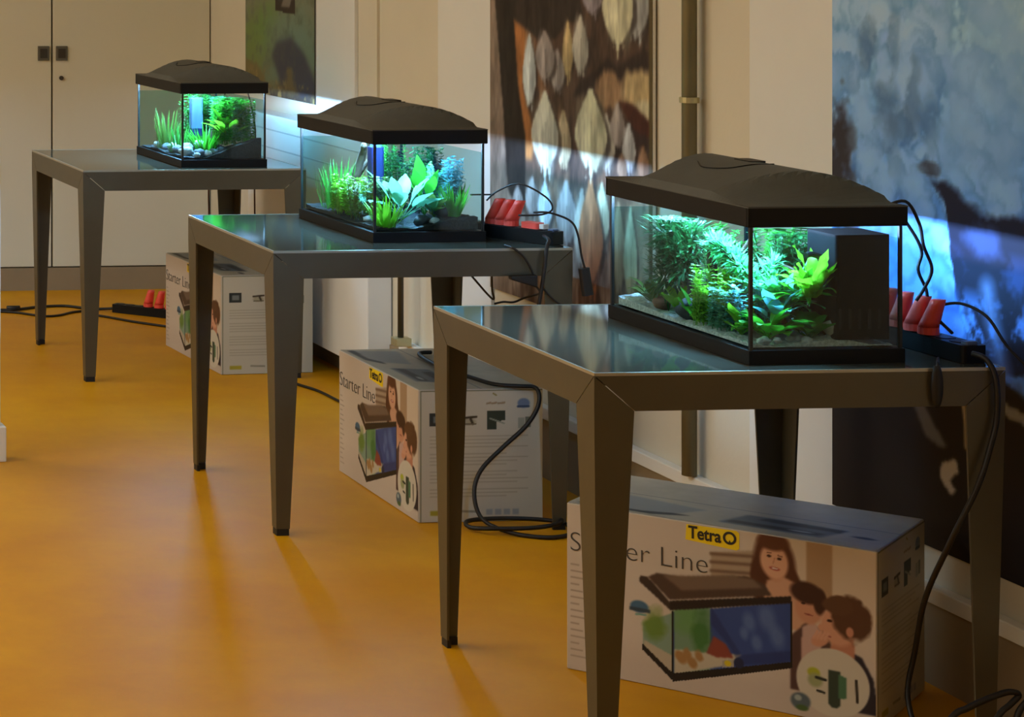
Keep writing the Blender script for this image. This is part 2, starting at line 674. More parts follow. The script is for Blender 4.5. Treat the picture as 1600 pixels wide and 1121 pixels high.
def paint_smoke(p, yf, z0):
    U, V = p.X, p.Y + z0
    n1 = fbm(U * 9, V * 9, 3, 5)
    n2 = fbm(U * 24, V * 24, 11, 4)
    n3 = fbm(U * 4, V * 4, 29, 3)
    # hazy sky above, saturated blue cloud lower down
    t = np.clip((V - 0.85) / 0.55, 0, 1)[..., None]
    C = (1 - t) * np.array((92, 150, 236)) / 255 + t * np.array((142, 184, 216)) / 255
    bl = sum(np.abs(2 * vnoise(U * k * 11 + n3 * 2, V * k * 11, 40 + k) - 1) / k for k in (1, 2, 4)) / 1.75
    calm = (1 - .75 * np.clip((U - .30) / .3, 0, 1) * np.clip((V - 1.0) / .25, 0, 1))
    p.C = C + ((n1 - 0.5) * 0.20 + (n2 - 0.5) * 0.10 - (bl - .36) * .42 * calm)[..., None] * np.array((0.9, 1.0, 1.0))
    # grey haze to the right
    p.mix(np.clip((U - 0.42) / 0.3, 0, 1) * np.clip((V - 1.12) / 0.25, 0, 1) * 0.7, (160, 186, 200))
    rg = random.Random(12)
    heads = sorted(((rg.uniform(-.02, .68), rg.uniform(.72, 1.55)) for _ in range(170)), key=lambda h: -h[1])
    for hu, hv in heads:
        k = min(1, max(0, (hv - .8) / .6))
        far = min(1, max(0, (hu - .32) / .3)) * min(1, max(0, (hv - 1.0) / .2))
        r_ = rg.uniform(.020, .052) * (1 + .6 * k)
        tone = rg.uniform(-10, 30)
        fr = 1 - .85 * far
        md = (n2 - .5) * 1.5 + (n1 - .5) * .8
        p.ell(hu, hv - z0, r_ * 1.1, r_, (52 + 40 * k, 88 + 50 * k, 156 + 34 * k), .25, 0, .85 * fr, mod=md)
        p.ell(hu - r_ * .15, hv - z0 + r_ * .22, r_ * .92, r_ * .80, (92 + 40 * k + tone, 146 + 24 * k + tone * .8, 222 - 14 * k + tone * .6), .5, 0, .9 * fr, mod=md)
        p.ell(hu - r_ * .3, hv - z0 + r_ * .4, r_ * .5, r_ * .42, (118 + 36 * k + tone * .6, 170 + 14 * k + tone * .6, 236 - 8 * k), .9, 0, .6 * fr, mod=md)
    # dark gaps between the cloud heads
    for (cy, cz, ry, rz, a) in ((5.035, 1.13, .05, .09, 1), (5.04, 1.03, .06, .10, 1), (5.01, 1.0, .06, .05, 1), (4.86, 1.21, .05, .05, .55), (4.80, 1.17, .05, .035, .55),
                                (4.76, 1.23, .03, .07, .5), (4.70, 1.19, .035, .06, .4), (4.70, 1.085, .03, .012, .9), (4.84, 1.10, .03, .06, .4), (4.93, 1.34, .03, .05, .5), (4.83, 1.36, .02, .07, .35)):
        p.ell(yf - cy, cz - z0, ry, rz, (50, 48, 56) if a > .8 else (74, 102, 138), 0.7, mod=(n2 - .5) * 1.6 + (n1 - .5) * .8, amt=a)
    for (cy, cz, r) in ((4.93, 1.13, .07), (4.90, 1.02, .08), (4.80, 1.06, .06), (4.62, 1.13, .07), (4.5, 1.12, .08), (4.97, 1.24, .05), (4.74, 1.02, .05), (4.6, 1.2, .05), (4.45, 1.0, .04)):
        p.ell(yf - cy, cz - z0, r, r * .9, (128, 164, 206), 0.9, mod=(n2 - .5) * 1.2, amt=.45)
    # dark slope running down to the right
    sl = np.interp(U, [0, .25, .36, .45, .55, .68], [-1, -1, 1.09, 1.06, 1.03, 1.0]) + (n1 - .5) * .09
    lo = np.interp(U, [0, .35, .42, .46, .52, .58, .68], [2, 1.09, 1.02, .84, .74, .69, .70]) + (n2 - .5) * .07 + (n1 - .5) * .08
    p.mix(np.clip((sl - V) / .02, 0, 1) * np.clip((V - lo) / .02, 0, 1) * np.clip((U - .365) / .01, 0, 1), (30, 32, 52))
    p.ell(yf - 4.52, .955 - z0, .06, .035, (64, 82, 138), .8, mod=(n2 - .5) * 1.2, amt=.7)
    p.line([(yf - 4.505, .86 - z0), (yf - 4.49, .80 - z0), (yf - 4.45, .70 - z0)], .035, (96, 120, 172), 1.2)
    p.ell(yf - 4.8, .86 - z0, .08, .13, (70, 118, 214), .9, mod=(n1 - .5) * .8, amt=.6)
    p.ell(yf - 4.65, .76 - z0, .05, .10, (48, 84, 160), .9, mod=(n2 - .5) * 1.4, amt=.7)
    p.ell(yf - 4.85, .74 - z0, .05, .05, (36, 52, 100), .9, mod=(n2 - .5) * 1.4, amt=.6)
    p.mix(np.clip((n2 - .52) * 8, 0, 1) * np.clip((U - .42) / .05, 0, 1) * np.clip((.86 - V) / .05, 0, 1), (84, 126, 206))
    p.mix(np.clip((n1 - .55) * 8, 0, 1) * np.clip((U - .40) / .05, 0, 1) * np.clip((.95 - V) / .05, 0, 1) * .6, (60, 88, 160))
    p.C = p.C * np.minimum(1.14, .97 / np.maximum(p.C.max(-1, keepdims=True), 1e-3))
    # black ground with pale patches
    gl = np.interp(U, [0, .2, .3, .42, .5, .58, .62, .68], [.72, .66, .62, .70, .69, .65, .685, .66]) + (n1 - .5) * .06
    p.mix(np.clip((gl - V) / .012, 0, 1), (34, 25, 20))
    p.poly([(yf - 4.79, .61 - z0), (yf - 4.73, .60 - z0), (yf - 4.69, .555 - z0), (yf - 4.64, .515 - z0), (yf - 4.66, .505 - z0), (yf - 4.715, .52 - z0), (yf - 4.75, .565 - z0)], (112, 112, 114), 1, 2)
    p.poly([(yf - 4.66, .475 - z0), (yf - 4.61, .495 - z0), (yf - 4.60, .47 - z0), (yf - 4.63, .445 - z0), (yf - 4.61, .43 - z0), (yf - 4.625, .415 - z0), (yf - 4.655, .435 - z0), (yf - 4.665, .45 - z0)], (196, 190, 184), 1, 1)
    p.line([(yf - 4.585, .625 - z0), (yf - 4.575, .58 - z0), (yf - 4.573, .53 - z0)], .017, (170, 160, 136), .4)
    p.poly([(yf - 4.49, .655 - z0), (yf - 4.44, .64 - z0), (yf - 4.3, .62 - z0), (yf - 4.3, .60 - z0), (yf - 4.44, .615 - z0)], (150, 156, 168), 1, 1)


banner('smoke_banner', 'large blue smoke cloud photo banner at the right wall edge', 5.072, 3.95, 0.29, 2.5, 0.005, paint_smoke)


def paint_fish(p, yf, z0):
    U, V = p.X, p.Y + z0
    n1 = fbm(U * 8, V * 5, 5, 4)
    n2 = fbm(U * 30, V * 9, 17, 3)
    q = lambda y, z: (yf - y, z - z0)
    P = lambda L: [q(*a) for a in L]
    p.C = np.zeros_like(p.C) + np.array((88, 70, 60)) / 255
    p.mix(np.clip((n1 - .45) * 3.0, 0, 1), (136, 98, 72))
    p.mix(np.clip((n2 - .55) * 3, 0, 1), (60, 50, 46))
    p.mix(np.clip((.88 - V) / .1, 0, 1) * .75 * np.clip((n2 - .35) * 3, 0, 1), (176, 164, 152))
    p.mix(np.clip((U - .92) / .06, 0, 1) * .6 * np.clip((1.0 - V) / .1, 0, 1), (188, 182, 160))
    p.mix(np.clip((.13 - U) / .02, 0, 1) * .85, (140, 126, 114))
    p.poly(P([(6.812, 1.334), (6.671, 1.28), (6.74, 1.133), (6.651, .988), (6.671, .919), (6.72, .914), (6.771, 1.131)]), (168, 112, 66), 1, 4)
    p.poly(P([(6.937, 2.5), (6.35, 2.5), (6.351, 1.397), (6.333, 1.342), (6.442, 1.326), (6.516, 1.278), (6.612, 1.265), (6.69, 1.296), (6.812, 1.334), (6.927, 1.347)]), (54, 47, 43), 1, 2)
    p.poly(P([(6.94, 1.40), (6.801, 1.38), (6.801, 1.334), (6.771, 1.131), (6.72, .99), (6.72, .83), (6.71, .79), (6.80, .78), (6.843, .817), (6.874, 1.038), (6.905, 1.209)]), (46, 41, 38), 1, 2)
    p.poly(P([(6.30, .96), (5.907, .961), (5.907, 1.09), (6.059, 1.09), (6.2, 1.02)]), (58, 46, 44), 1, 4)
    rng = random.Random(4)

    def spindle(y, ztop, zbot, w, c, ragged=True):
        h = ztop - zbot
        L, Rr = [], []
        for k in range(9):
            t = k / 8
            ww = w * (.10 + .78 * math.sin(PI * min(1, t * 1.02) ** 1.25)) if t < .97 else w * .2
            L.append((yf - y - ww, ztop - t * h * .86 - z0))
            Rr.append((yf - y + ww, ztop - t * h * .86 - z0))
        tips = []
        for k in range(3):
            tips += [(yf - y - w * .30 + w * .3 * k, zbot + rng.uniform(0, .16) * h - z0), (yf - y - w * .15 + w * .3 * k, zbot + h * rng.uniform(.18, .30) - z0)]
        poly = L + (tips if ragged else []) + Rr[::-1]
        p.poly([(x + w * .22, z - .012) for x, z in poly], (52, 44, 42), .75, 2)
        p.poly(poly, c, 1, 1)
        p.ell(yf - y - w * .25, ztop - h * .42 - z0, w * .42, h * .30, [min(255, k + 24) for k in c], .9, 0, .6, mod=(n2 - .5) * .8)
        p.ell(yf - y + w * .45, ztop - h * .5 - z0, w * .3, h * .32, [k * .78 for k in c], .9, 0, .55, mod=(n2 - .5) * .8)
        p.line([(yf - y + w * .05, ztop - h * .35 - z0), (yf - y + w * .1, zbot + h * .2 - z0)], w * .10, [k * .85 for k in c], 1.0)

    g1, g2, tan, cream, blu = (158, 148, 144), (176, 172, 160), (186, 164, 118), (204, 202, 172), (196, 204, 206)
    for a in ((6.279, 1.46, 1.344, .071, (140, 132, 140)), (6.501, 1.254, 1.107, .056, g1), (6.583, 1.304, 1.132, .077, g1), (6.432, 1.338, 1.142, .040, tan), (6.351, 1.357, 1.155, .059, g2),
              (6.69, 1.291, 1.033, .054, blu), (6.023, 1.52, 1.255, .09, (166, 168, 168)), (6.125, 1.52, 1.235, .105, cream)):
        spindle(*a)
    p.poly(P([(6.40, 1.12), (6.36, 1.165), (6.244, 1.21), (6.19, 1.245), (6.125, 1.222), (5.978, 1.278), (5.907, 1.27), (5.907, 1.20), (6.059, 1.20), (6.227, 1.155)]), (58, 48, 45), 1, 3)
    p.ell(yf - 6.176, 1.155 - z0, .075, .05, (158, 126, 96), .4, mod=(n2 - .5) * .5)
    p.ell(yf - 6.01, 1.163 - z0, .09, .055, (188, 166, 124), .4, mod=(n2 - .5) * .6)
    p.ell(yf - 5.978, 1.105 - z0, .07, .035, (198, 190, 158), .4, mod=(n2 - .5) * .6)
    p.poly(P([(6.125, 1.125), (6.042, 1.13), (5.907, 1.073), (5.907, 1.04), (6.026, 1.055)]), (74, 42, 34), 1, 2)
    for a in ((6.771, .833, .739, .045, g1), (6.612, .741, .558, .058, g2), (6.497, .739, .534, .056, g1), (6.671, .868, .734, .055, g1), (6.583, .861, .70, .058, blu), (6.442, .883, .664, .077, g1), (6.342, .87, .598, .061, g2),
              (6.219, .898, .695, .052, cream), (6.12, .86, .56, .05, (176, 146, 118)), (6.288, .899, .558, .085, (172, 112, 76)), (6.05, .85, .54, .045, cream),
              (6.46, 1.081, .88, .059, (196, 178, 144)), (6.583, 1.126, .855, .105, (202, 202, 186)), (6.193, 1.089, .91, .062, g2), (6.288, 1.153, .88, .113, cream), (6.125, 1.125, .978, .05, g1),
              (6.059, 1.076, .915, .043, (196, 200, 204)), (5.978, 1.02, .90, .038, (150, 116, 92)), (6.10, .99, .90, .034, (160, 128, 104))):
        spindle(*a)
    n4 = fbm(U * 45, V * 14, 71, 3)
    p.C = p.C * (.72 + .56 * n4)[..., None]
    p.line([q(5.935, 2.5), q(5.935, .5)], .022, (92, 80, 52), .4)


banner('fish_banner', 'tall photo banner of pale fish hanging from dark beams, behind the middle aquarium', 6.974, 5.926, 0.50, 2.5, 0.006, paint_fish)


def paint_reef(p, yf, z0):
    U, V = p.X, p.Y + z0
    n1 = fbm(U * 7, V * 9, 8, 4)
    n2 = fbm(U * 20, V * 24, 13, 4)
    p.C = np.zeros_like(p.C) + np.array((104, 116, 90)) / 255
    p.mix(np.clip((V - 1.12) / .2, 0, 1) * .8, (132, 132, 108))
    p.ell(.20, 1.2 - z0, .2, .09, (104, 134, 66), 1.4, 20, .9, mod=(n2 - .5) * 1.6)
    p.ell(.10, 1.1 - z0, .10, .10, (112, 128, 72), 1.4, 0, .7, mod=(n2 - .5) * 1.6)
    p.ell(.62, 1.18 - z0, .26, .12, (112, 138, 122), 1.4, 0, .8, mod=(n1 - .5) * 1.4)
    p.poly([(.34, 1.10 - z0), (.40, 1.16 - z0), (.58, 1.19 - z0), (.74, 1.13 - z0), (.90, 1.0 - z0), (.90, .93 - z0), (.42, .93 - z0), (.44, 1.02 - z0)], (66, 66, 78), .95, 14)
    p.mix(np.clip((n2 - .5) * 3, 0, 1) * .5, (84, 92, 72))
    p.mix(np.clip((1.05 + (n1 - .5) * .22 - V + (U - .4) * -.16) / .05, 0, 1) * .85, (112, 98, 62))
    p.mix(np.clip((.985 + (n2 - .5) * .12 - V) / .04, 0, 1) * np.clip((U - .22) / .1, 0, 1) * .9, (64, 56, 52))
    p.mix(np.clip((n2 - .58) * 6, 0, 1) * np.clip((1.08 - V) / .1, 0, 1), (146, 128, 80))
    p.poly([(.39, 1.285 - z0), (.63, 1.275 - z0), (.63, 1.5 - z0), (.39, 1.5 - z0)], (58, 50, 42))
    p.poly([(.46, 1.30 - z0), (.56, 1.30 - z0), (.61, 1.36 - z0), (.50, 1.35 - z0)], (132, 126, 116), .8, 1)
    p.line([(.866, .9 - z0), (.866, 2.5 - z0)], .02, (48, 44, 40))


banner('reef_banner', 'green and brown underwater plants banner behind the far aquarium', 9.455, 8.585, 0.945, 2.5, 0.006, paint_reef)


# ================================================================ TABLES
S, TH = 0.81, 0.75
AP, LW = 0.073, 0.078


def make_table():
    t = thing('table', '', 'table')
    b = MB()
    b.box(0.004, 0.004, TH - 0.006, S - 0.004, S - 0.004, TH - 0.0005)
    b.box(0.03, 0.03, TH - 0.03, S - 0.03, S - 0.03, TH - 0.0061)
    b.build('tabletop', M['top'], t)
    b = MB()
    for (x0, y0, x1, y1) in ((0, 0, S, .004), (0, S - .004, S, S), (0, .004, .004, S - .004), (S - .004, .004, S, S - .004)):
        b.box(x0, y0, TH - 0.006, x1, y1, TH)
    b.build('edge_lip', M['edge'], t)
    g = 0.0022
    th = 0.012
    for k in range(4):
        c, s = (1, 0, -1, 0)[k], (0, 1, 0, -1)[k]

        def P(a, d, z):
            # a along the side, d inwards; sides: near, right, far, left
            x, y = ((a, d), (S - d, a), (S - a, S - d), (d, S - a))[k]
            return (x, y, z)
        b = MB()
        z1, z0 = TH - 0.0062, TH - AP
        q = [(g, z1), (S - g, z1), (S - LW - g, z0), (LW + g, z0)]
        fr = [P(a, 0, z) for a, z in q]
        bk = [P(max(th, min(S - th, a)), th, z) for a, z in q]
        b.add(fr + bk, [(3, 2, 1, 0), (4, 5, 6, 7), (0, 1, 5, 4), (1, 2, 6, 5), (2, 3, 7, 6), (3, 0, 4, 7)])
        b.build('apron', M['metal'], t)
    for (ox, oy, sx, sy) in ((0, 0, 1, 1), (S, 0, -1, 1), (S, S, -1, -1), (0, S, 1, -1)):
        b = MB()

        def Q(a, d, z):
            return (ox + sx * a, oy + sy * d, z)
        z1 = TH - AP
        zt = 0.018
        lo, hi = 0.012, 0.048
        pt = .005          # folded sheet: two plates meeting at the outer corner, open inside

        def ring(a, w_, z):
            return [Q(a, a, z), Q(w_, a, z), Q(w_, a + pt, z), Q(a + pt, a + pt, z), Q(a + pt, w_, z), Q(a, w_, z)]
        vs = ring(lo, hi, zt) + ring(0, LW, z1) + [Q(0, 0, TH - 0.0065), Q(pt, pt, TH - 0.031)]
        fs = [(5, 4, 3, 2, 1, 0)] + [(k, (k + 1) % 6, 6 + (k + 1) % 6, 6 + k) for k in range(6)]
        fs += [(6, 7, 12), (11, 6, 12), (7, 8, 13), (8, 9, 13), (9, 10, 13), (10, 11, 13), (7, 13, 12), (13, 11, 12)]
        if sx * sy < 0:
            fs = [tuple(reversed(f)) for f in fs]
        b.add(vs, fs)
        leg = b.build('leg', M['metal'], t)
        b = MB()
        e_ = .0015
        b.loft([[Q(lo + e_, lo + e_, z), Q(hi - e_, lo + e_, z), Q(hi - e_, lo + .010, z), Q(lo + .010, lo + .010, z), Q(lo + .010, hi - e_, z), Q(lo + e_, hi - e_, z)][::(1 if sx * sy > 0 else -1)] for z in (0, zt - .0002)])
        b.build('rubber_foot', M['rubber'], leg)
    return t


TABLES = [((1.9913, 4.265, 0), -0.009, 'nearest grey metal table with tapered legs, dark glass top, largest carton below'),
          ((1.931, 6.000, 0), -0.003, 'middle grey metal table with tapered legs, dark glass top'),
          ((1.934, 8.146, 0), 0.012, 'farthest grey metal table with tapered legs, before the white cupboard')]
t0 = make_table()
for i, (loc, rz, lab) in enumerate(TABLES):
    t = t0 if i == 0 else copy_tree(t0)
    t.location = loc
    t.rotation_euler = (0, 0, rz)
    tag(t, lab, 'table', 'grey metal tables in a row')

# ================================================================ AQUARIUMS
TW, TL = 0.308, 0.57        # short side, long side
HW, HL = TW / 2, TL / 2
ZB, ZG, ZR0, ZR1 = 0.027, 0.272, 0.264, 0.304
WATER = 0.240


def hump(u, d):
    """height of the domed lid; u 0..1 across the short side, d distance from the nearer short end"""
    if u > 0.955 or u < 0.012:
        return 0.0
    a = 0.010 + 0.048 * math.sin(PI * min(1, max(0, u / 0.95)) ** 1.15) ** 0.9 if u < 0.95 else 0.008
    dc = 0.160 - 0.122 * min(1, u / 0.9)
    return a * min(1.0, max(0.0, (d - 0.004) / dc)) ** 1.9


def make_aquarium():
    t = thing('aquarium', '', 'aquarium')
    b = MB()
    e = 0.004
    b.box(-HW - e, -HL - e, 0, HW + e, -HL + .010, ZB)
    b.box(-HW - e, HL - .010, 0, HW + e, HL + e, ZB)
    b.box(-HW - e, -HL + .010, 0, -HW + .010, HL - .010, ZB)
    b.box(HW - .010, -HL + .010, 0, HW + e, HL - .010, ZB)
    b.box(-HW + .01, -HL + .01, 0.002, HW - .01, HL - .01, 0.012)
    b.build('base_frame', M['black'], t)
    g = 0.004
    for (x0, y0, x1, y1) in ((-HW, -HL, HW, -HL + g), (-HW, HL - g, HW, HL), (-HW, -HL + g, -HW + g, HL - g), (HW - g, -HL + g, HW, HL - g)):
        b = MB()
        b.box(x0, y0, 0.014, x1, y1, ZG)
        b.build('glass_pane', M['glass'], t)
    for (x, y) in ((-HW, -HL), (HW, -HL), (HW, HL), (-HW, HL)):
        b = MB()
        sx, sy = (1 if x < 0 else -1), (1 if y < 0 else -1)
        b.box(min(x, x + sx * .005) - .0006, min(y, y + sy * .005) - .0006, ZB, max(x, x + sx * .005) + .0006, max(y, y + sy * .005) + .0006, ZR0)
        b.build('corner_seal', M['silicone'], t)
    b = MB()
    b.box(-HW + .0055, -HL + .0055, 0.030, HW - .0055, HL - .0055, WATER)
    b.build('water', M['water'], t)
    # hood: rim plus domed top
    b = MB()
    R = 0.008
    ox, oy = HW + R, HL + R
    tk = 0.006
    b.box(-ox, -oy, ZR0, ox, -oy + tk, ZR1)
    b.box(-ox, oy - tk, ZR0, ox, oy, ZR1)
    b.box(-ox, -oy + tk, ZR0, -ox + tk, oy - tk, ZR1)
    b.box(ox - tk, -oy + tk, ZR0, ox, oy - tk, ZR1)
    hood = b.build('hood', M['black'], t, bevel=0.0025)
    b = MB()
    nx, ny = 28, 56
    inx, iny = ox - 0.0, oy - 0.0
    vs, fs = [], []
    for j in range(ny + 1):
        y = -iny + 2 * iny * j / ny
        for i in range(nx + 1):
            x = -inx + 2 * inx * i / nx
            u = (x + inx) / (2 * inx)
            d = min(y + iny, iny - y)
            edge = min(x + inx, inx - x, d)
            z = ZR1 + (hump(u, d) if edge > 1e-6 else 0) * min(1, edge / 0.006)
            vs.append((x, y, z - 0.0005))
    for j in range(ny):
        for i in range(nx):
            a = j * (nx + 1) + i
            fs.append((a, a + 1, a + nx + 2, a + nx + 1))
    n = len(vs)
    vs2 = [(x, y, ZR1 - 0.003) for x, y, z in vs]
    fs2 = [tuple(reversed([i + n for i in f])) for f in fs]
    rim = []
    bord = [i for i in range(nx + 1)] + [j * (nx + 1) + nx for j in range(1, ny + 1)] + [ny * (nx + 1) + i for i in range(nx - 1, -1, -1)] + [j * (nx + 1) for j in range(ny - 1, 0, -1)]
    for k in range(len(bord)):
        a, c = bord[k], bord[(k + 1) % len(bord)]
        rim.append((a, a + n, c + n, c))
    b.add(vs + vs2, fs + fs2 + rim)
    dome = b.build('hood_dome', M['blackm'], t, smooth=False)
    # feeding flap: thin raised outline and a finger notch on the dome
    def dz(x, y):
        return ZR1 + hump((x + inx) / (2 * inx), min(y + iny, iny - y))
    b = MB()
    pts = []
    for (x, y) in ((-.055, .10), (-.075, .04), (-.06, -.03), (-.02, -.05), (.03, -.045)):
        pts.append((x, y, dz(x, y) + .0005))
    b.tube(pts, 0.0012, 6)
    b.build('flap_seam', M['black'], dome)
    b = MB()
    for (x, y) in ((.02, .03),):
        z = dz(x, y)
        b.rbox(x - .018, y - .035, z - .006, x + .018, y + .035, z + .0015, .008)
    b.build('flap_notch', M['black'], dome)
    # lamp tube under the hood
    b = MB()
    b.tube([(-.055, -.252, .293), (-.055, .252, .293)], .007, 10, smooth=False)
    b.build('lamp_tube', M['led'], t, smooth=True)
    for y in (-.274, .252):
        b = MB()
        b.box(-.067, y, .284, -.043, y + .022, .301)
        b.build('lamp_socket', M['black'], t)
    return t


AQ = [((2.325 + HW, 4.325 + HL, TH), 0.012, 'nearest lit planted aquarium with black hood, on the nearest table'),
      ((2.250 + HW, 6.151 + HL, TH), 0.022, 'lit planted aquarium with black hood, on the middle table'),
      ((2.305 + HW, 8.222 + HL, TH), 0.020, 'farthest and smallest-looking lit aquarium with black hood, before the cupboard')]
a0 = make_aquarium()
AQM, AQO = [], []
for i, (loc, rz, lab) in enumerate(AQ):
    a = a0 if i == 0 else copy_tree(a0)
    a.location = loc
    a.rotation_euler = (0, 0, rz)
    tag(a, lab, 'aquarium', 'black hooded aquariums on the tables')
    AQM.append((Vector(loc), rz))
    AQO.append(a)
WHERE = ('nearest', 'middle', 'farthest')


def inside(i):
    return dict(loc=AQM[i][0], rotz=AQM[i][1])


IW, IL = HW - .012, HL - .012      # inner half sizes


def bed(i, m, hfun, label):
    b = MB()
    nx, ny = 24, 44
    vs, fs = [], []
    rng = random.Random(i)
    for j in range(ny + 1):
        for k in range(nx + 1):
            x = -IW + 2 * IW * k / nx
            y = -IL + 2 * IL * j / ny
            vs.append((x, y, hfun(x, y) + rng.uniform(-.0018, .0018)))
    n = len(vs)
    for j in range(ny):
        for k in range(nx):
            a = j * (nx + 1) + k
            fs.append((a, a + 1, a + nx + 2, a + nx + 1))
    vs2 = [(x, y, .0305) for x, y, z in vs]
    fs2 = [tuple(reversed([q + n for q in f])) for f in fs]
    bord = [q for q in range(nx + 1)] + [j * (nx + 1) + nx for j in range(1, ny + 1)] + [ny * (nx + 1) + q for q in range(nx - 1, -1, -1)] + [j * (nx + 1) for j in range(ny - 1, 0, -1)]
    rim = [(bord[k], bord[k] + n, bord[(k + 1) % len(bord)] + n, bord[(k + 1) % len(bord)]) for k in range(len(bord))]
    b.add(vs + vs2, fs + fs2 + rim)
    o = b.build('gravel_bed', m, **inside(i))
    return tag(o, label, 'gravel', kind='stuff')


def stone(i, x, y, z, r, m, label, seed, sq=(1, 1, .75), group=None):
    b = MB()
    n, k = 12, 8
    rings = []
    for a in range(1, k):
        th = PI * a / k
        ring = []
        for q in range(n):
            ph = 2 * PI * q / n
            v = Vector((math.sin(th) * math.cos(ph), math.sin(th) * math.sin(ph), -math.cos(th)))
            f = 1 + 0.35 * noise.noise(v * 1.6 + Vector((seed * 3.1, seed, 0)))
            ring.append((v.x * r * f * sq[0], v.y * r * f * sq[1], v.z * r * f * sq[2]))
        rings.append(ring)
    b.loft(rings)
    L, rz = AQM[i]
    if i == 0 and z < .072:
        z -= .009
    c, s = math.cos(rz), math.sin(rz)
    o = b.build('stone', m, loc=(L.x + x * c - y * s, L.y + x * s + y * c, L.z + z), rotz=seed, smooth=True)
    return tag(o, label, 'stone', group)


def place(i, b, name, m, label, x, y, z, cat='plant', group=None, smooth=True):
    L, rz = AQM[i]
    if i == 0 and z < .072:
        z -= .009
    c, s = math.cos(rz), math.sin(rz)
    o = b.build(name, m, loc=(L.x + x * c - y * s, L.y + x * s + y * c, L.z + z), rotz=rz, smooth=smooth)
    return tag(o, label, cat, group)


def clampxy(b, x, y, z):
    """keep a plant inside the glass and below the hood"""
    out = []
    for v in b.v:
        out.append((max(-IW + .003, min(IW - .003, v[0] + x)) - x, max(-IL + .003, min(IL - .003, v[1] + y)) - y, min(v[2], WATER - .004 - z)))
    b.v = out
    return b


def grass(seed, n, h, spread, width=.004, lean=.5, bend=.5):
    r = random.Random(seed)
    b = MB()
    for _ in range(n):
        a = r.uniform(0, 2 * PI)
        q = r.random() ** .5 * spread
        l = r.uniform(.1, lean)
        b.leaf((q * math.cos(a), q * math.sin(a), 0), (math.cos(a) * l, math.sin(a) * l, 1), h * r.uniform(.55, 1), width * r.uniform(.7, 1.3), bend * r.uniform(.2, 1.2), 6, .2, 0)
    return b


def rosette(seed, n, h, lw, stalk=.35, bend=.8, lean=(.3, 1.2), wave=0.0):
    r = random.Random(seed)
    b = MB()
    for k in range(n):
        a = 2 * PI * k / n * 1.0 + r.uniform(-.3, .3)
        l = r.uniform(*lean)
        d = Vector((math.cos(a) * l, math.sin(a) * l, 1)).normalized()
        L = h * r.uniform(.65, 1)
        e = d * (L * stalk)
        b.tube([(0, 0, 0), tuple(e * .5 + Vector((0, 0, .002))), tuple(e)], .0012, 5, smooth=False)
        b.leaf(e, d, L * (1 - stalk), lw * r.uniform(.75, 1.1), bend * r.uniform(.5, 1.3), 7, .25, 1.0, wave)
    return b


def stems(seed, n, h, spread, ll=.018, lw=.008, pitch=.011, whorl=4):
    r = random.Random(seed)
    b = MB()
    for _ in range(n):
        a = r.uniform(0, 2 * PI)
        q = r.random() ** .5 * spread
        bx, by = q * math.cos(a), q * math.sin(a)
        hh = h * r.uniform(.6, 1)
        tx, ty = r.uniform(-.15, .15) * hh, r.uniform(-.15, .15) * hh
        b.tube([(bx, by, 0), (bx + tx * .4, by + ty * .4, hh * .5), (bx + tx, by + ty, hh)], .001, 4, smooth=False)
        z = hh * .12
        while z < hh:
            t = z / hh
            a0 = r.uniform(0, PI)
            for k in range(whorl):
                aa = a0 + 2 * PI * k / whorl
                b.leaf((bx + tx * t, by + ty * t, z), (math.cos(aa), math.sin(aa), r.uniform(.2, .8)), ll * r.uniform(.7, 1.15) * (1.1 - .35 * t), lw * r.uniform(.8, 1.2), r.uniform(0, .8), 3, .2, 1.0)
            z += pitch * r.uniform(.8, 1.2)
    return b


def moss(seed, path, rad, n, ll=.010, lw=.004):
    r = random.Random(seed)
    b = MB()
    P = [Vector(p) for p in path]
    for _ in range(n):
        k = r.randrange(len(P) - 1)
        t = r.random()
        p = P[k].lerp(P[k + 1], t)
        v = Vector((r.gauss(0, 1), r.gauss(0, 1), r.gauss(.3, 1))).normalized()
        b.leaf(p + v * rad * r.uniform(.2, 1), v, ll * r.uniform(.6, 1.4), lw * r.uniform(.7, 1.3), r.uniform(-.3, .8), 3, .2, 1.0)
    return b


def fern(seed, n, h, lw, lean=(.3, 1.4)):
    r = random.Random(seed)
    b = MB()
    for k in range(n):
        a = r.uniform(0, 2 * PI)
        l = r.uniform(*lean)
        b.leaf((r.uniform(-.01, .01), r.uniform(-.01, .01), 0), (math.cos(a) * l, math.sin(a) * l, 1), h * r.uniform(.5, 1), lw * r.uniform(.7, 1.2), r.uniform(.2, 1.4), 9, .2, 1.0, .12)
    return b


def plant(i, b, name, m, label, x, y, z, group=None):
    return place(i, clampxy(b, x, y, z), name, m, label, x, y, z, 'plant', group)


# ---- nearest aquarium (index 0)
h0 = lambda x, y: .037 + .010 * max(0, y / IL) + .006 * math.sin(x * 30 + 1) * math.sin(y * 18)
bed(0, M['sand'], h0, 'pale gravel bed on the bottom of the nearest aquarium')
o = None
fb = thing('filter_box', 'tall black internal filter at the right near corner of the nearest aquarium', 'filter', AQM[0][0] + Vector((0.086, -.215, .042)), AQM[0][1])
b = MB()
b.rbox(-.055, -.055, 0, .056, .05, .203, .006)
b.build('housing', M['filt'], fb)
b = MB()
for k in range(5):
    b.box(-.05 + k * .02, -.0556, .02, -.044 + k * .02, -.0551, .06)
b.build('inlet_slot', M['black'], fb)
b = MB()
b.tube([(-.045, 0, .15), (-.075, -.005, .16), (-.09, -.01, .158)], .006, 8)
b.build('outlet', M['black'], fb)
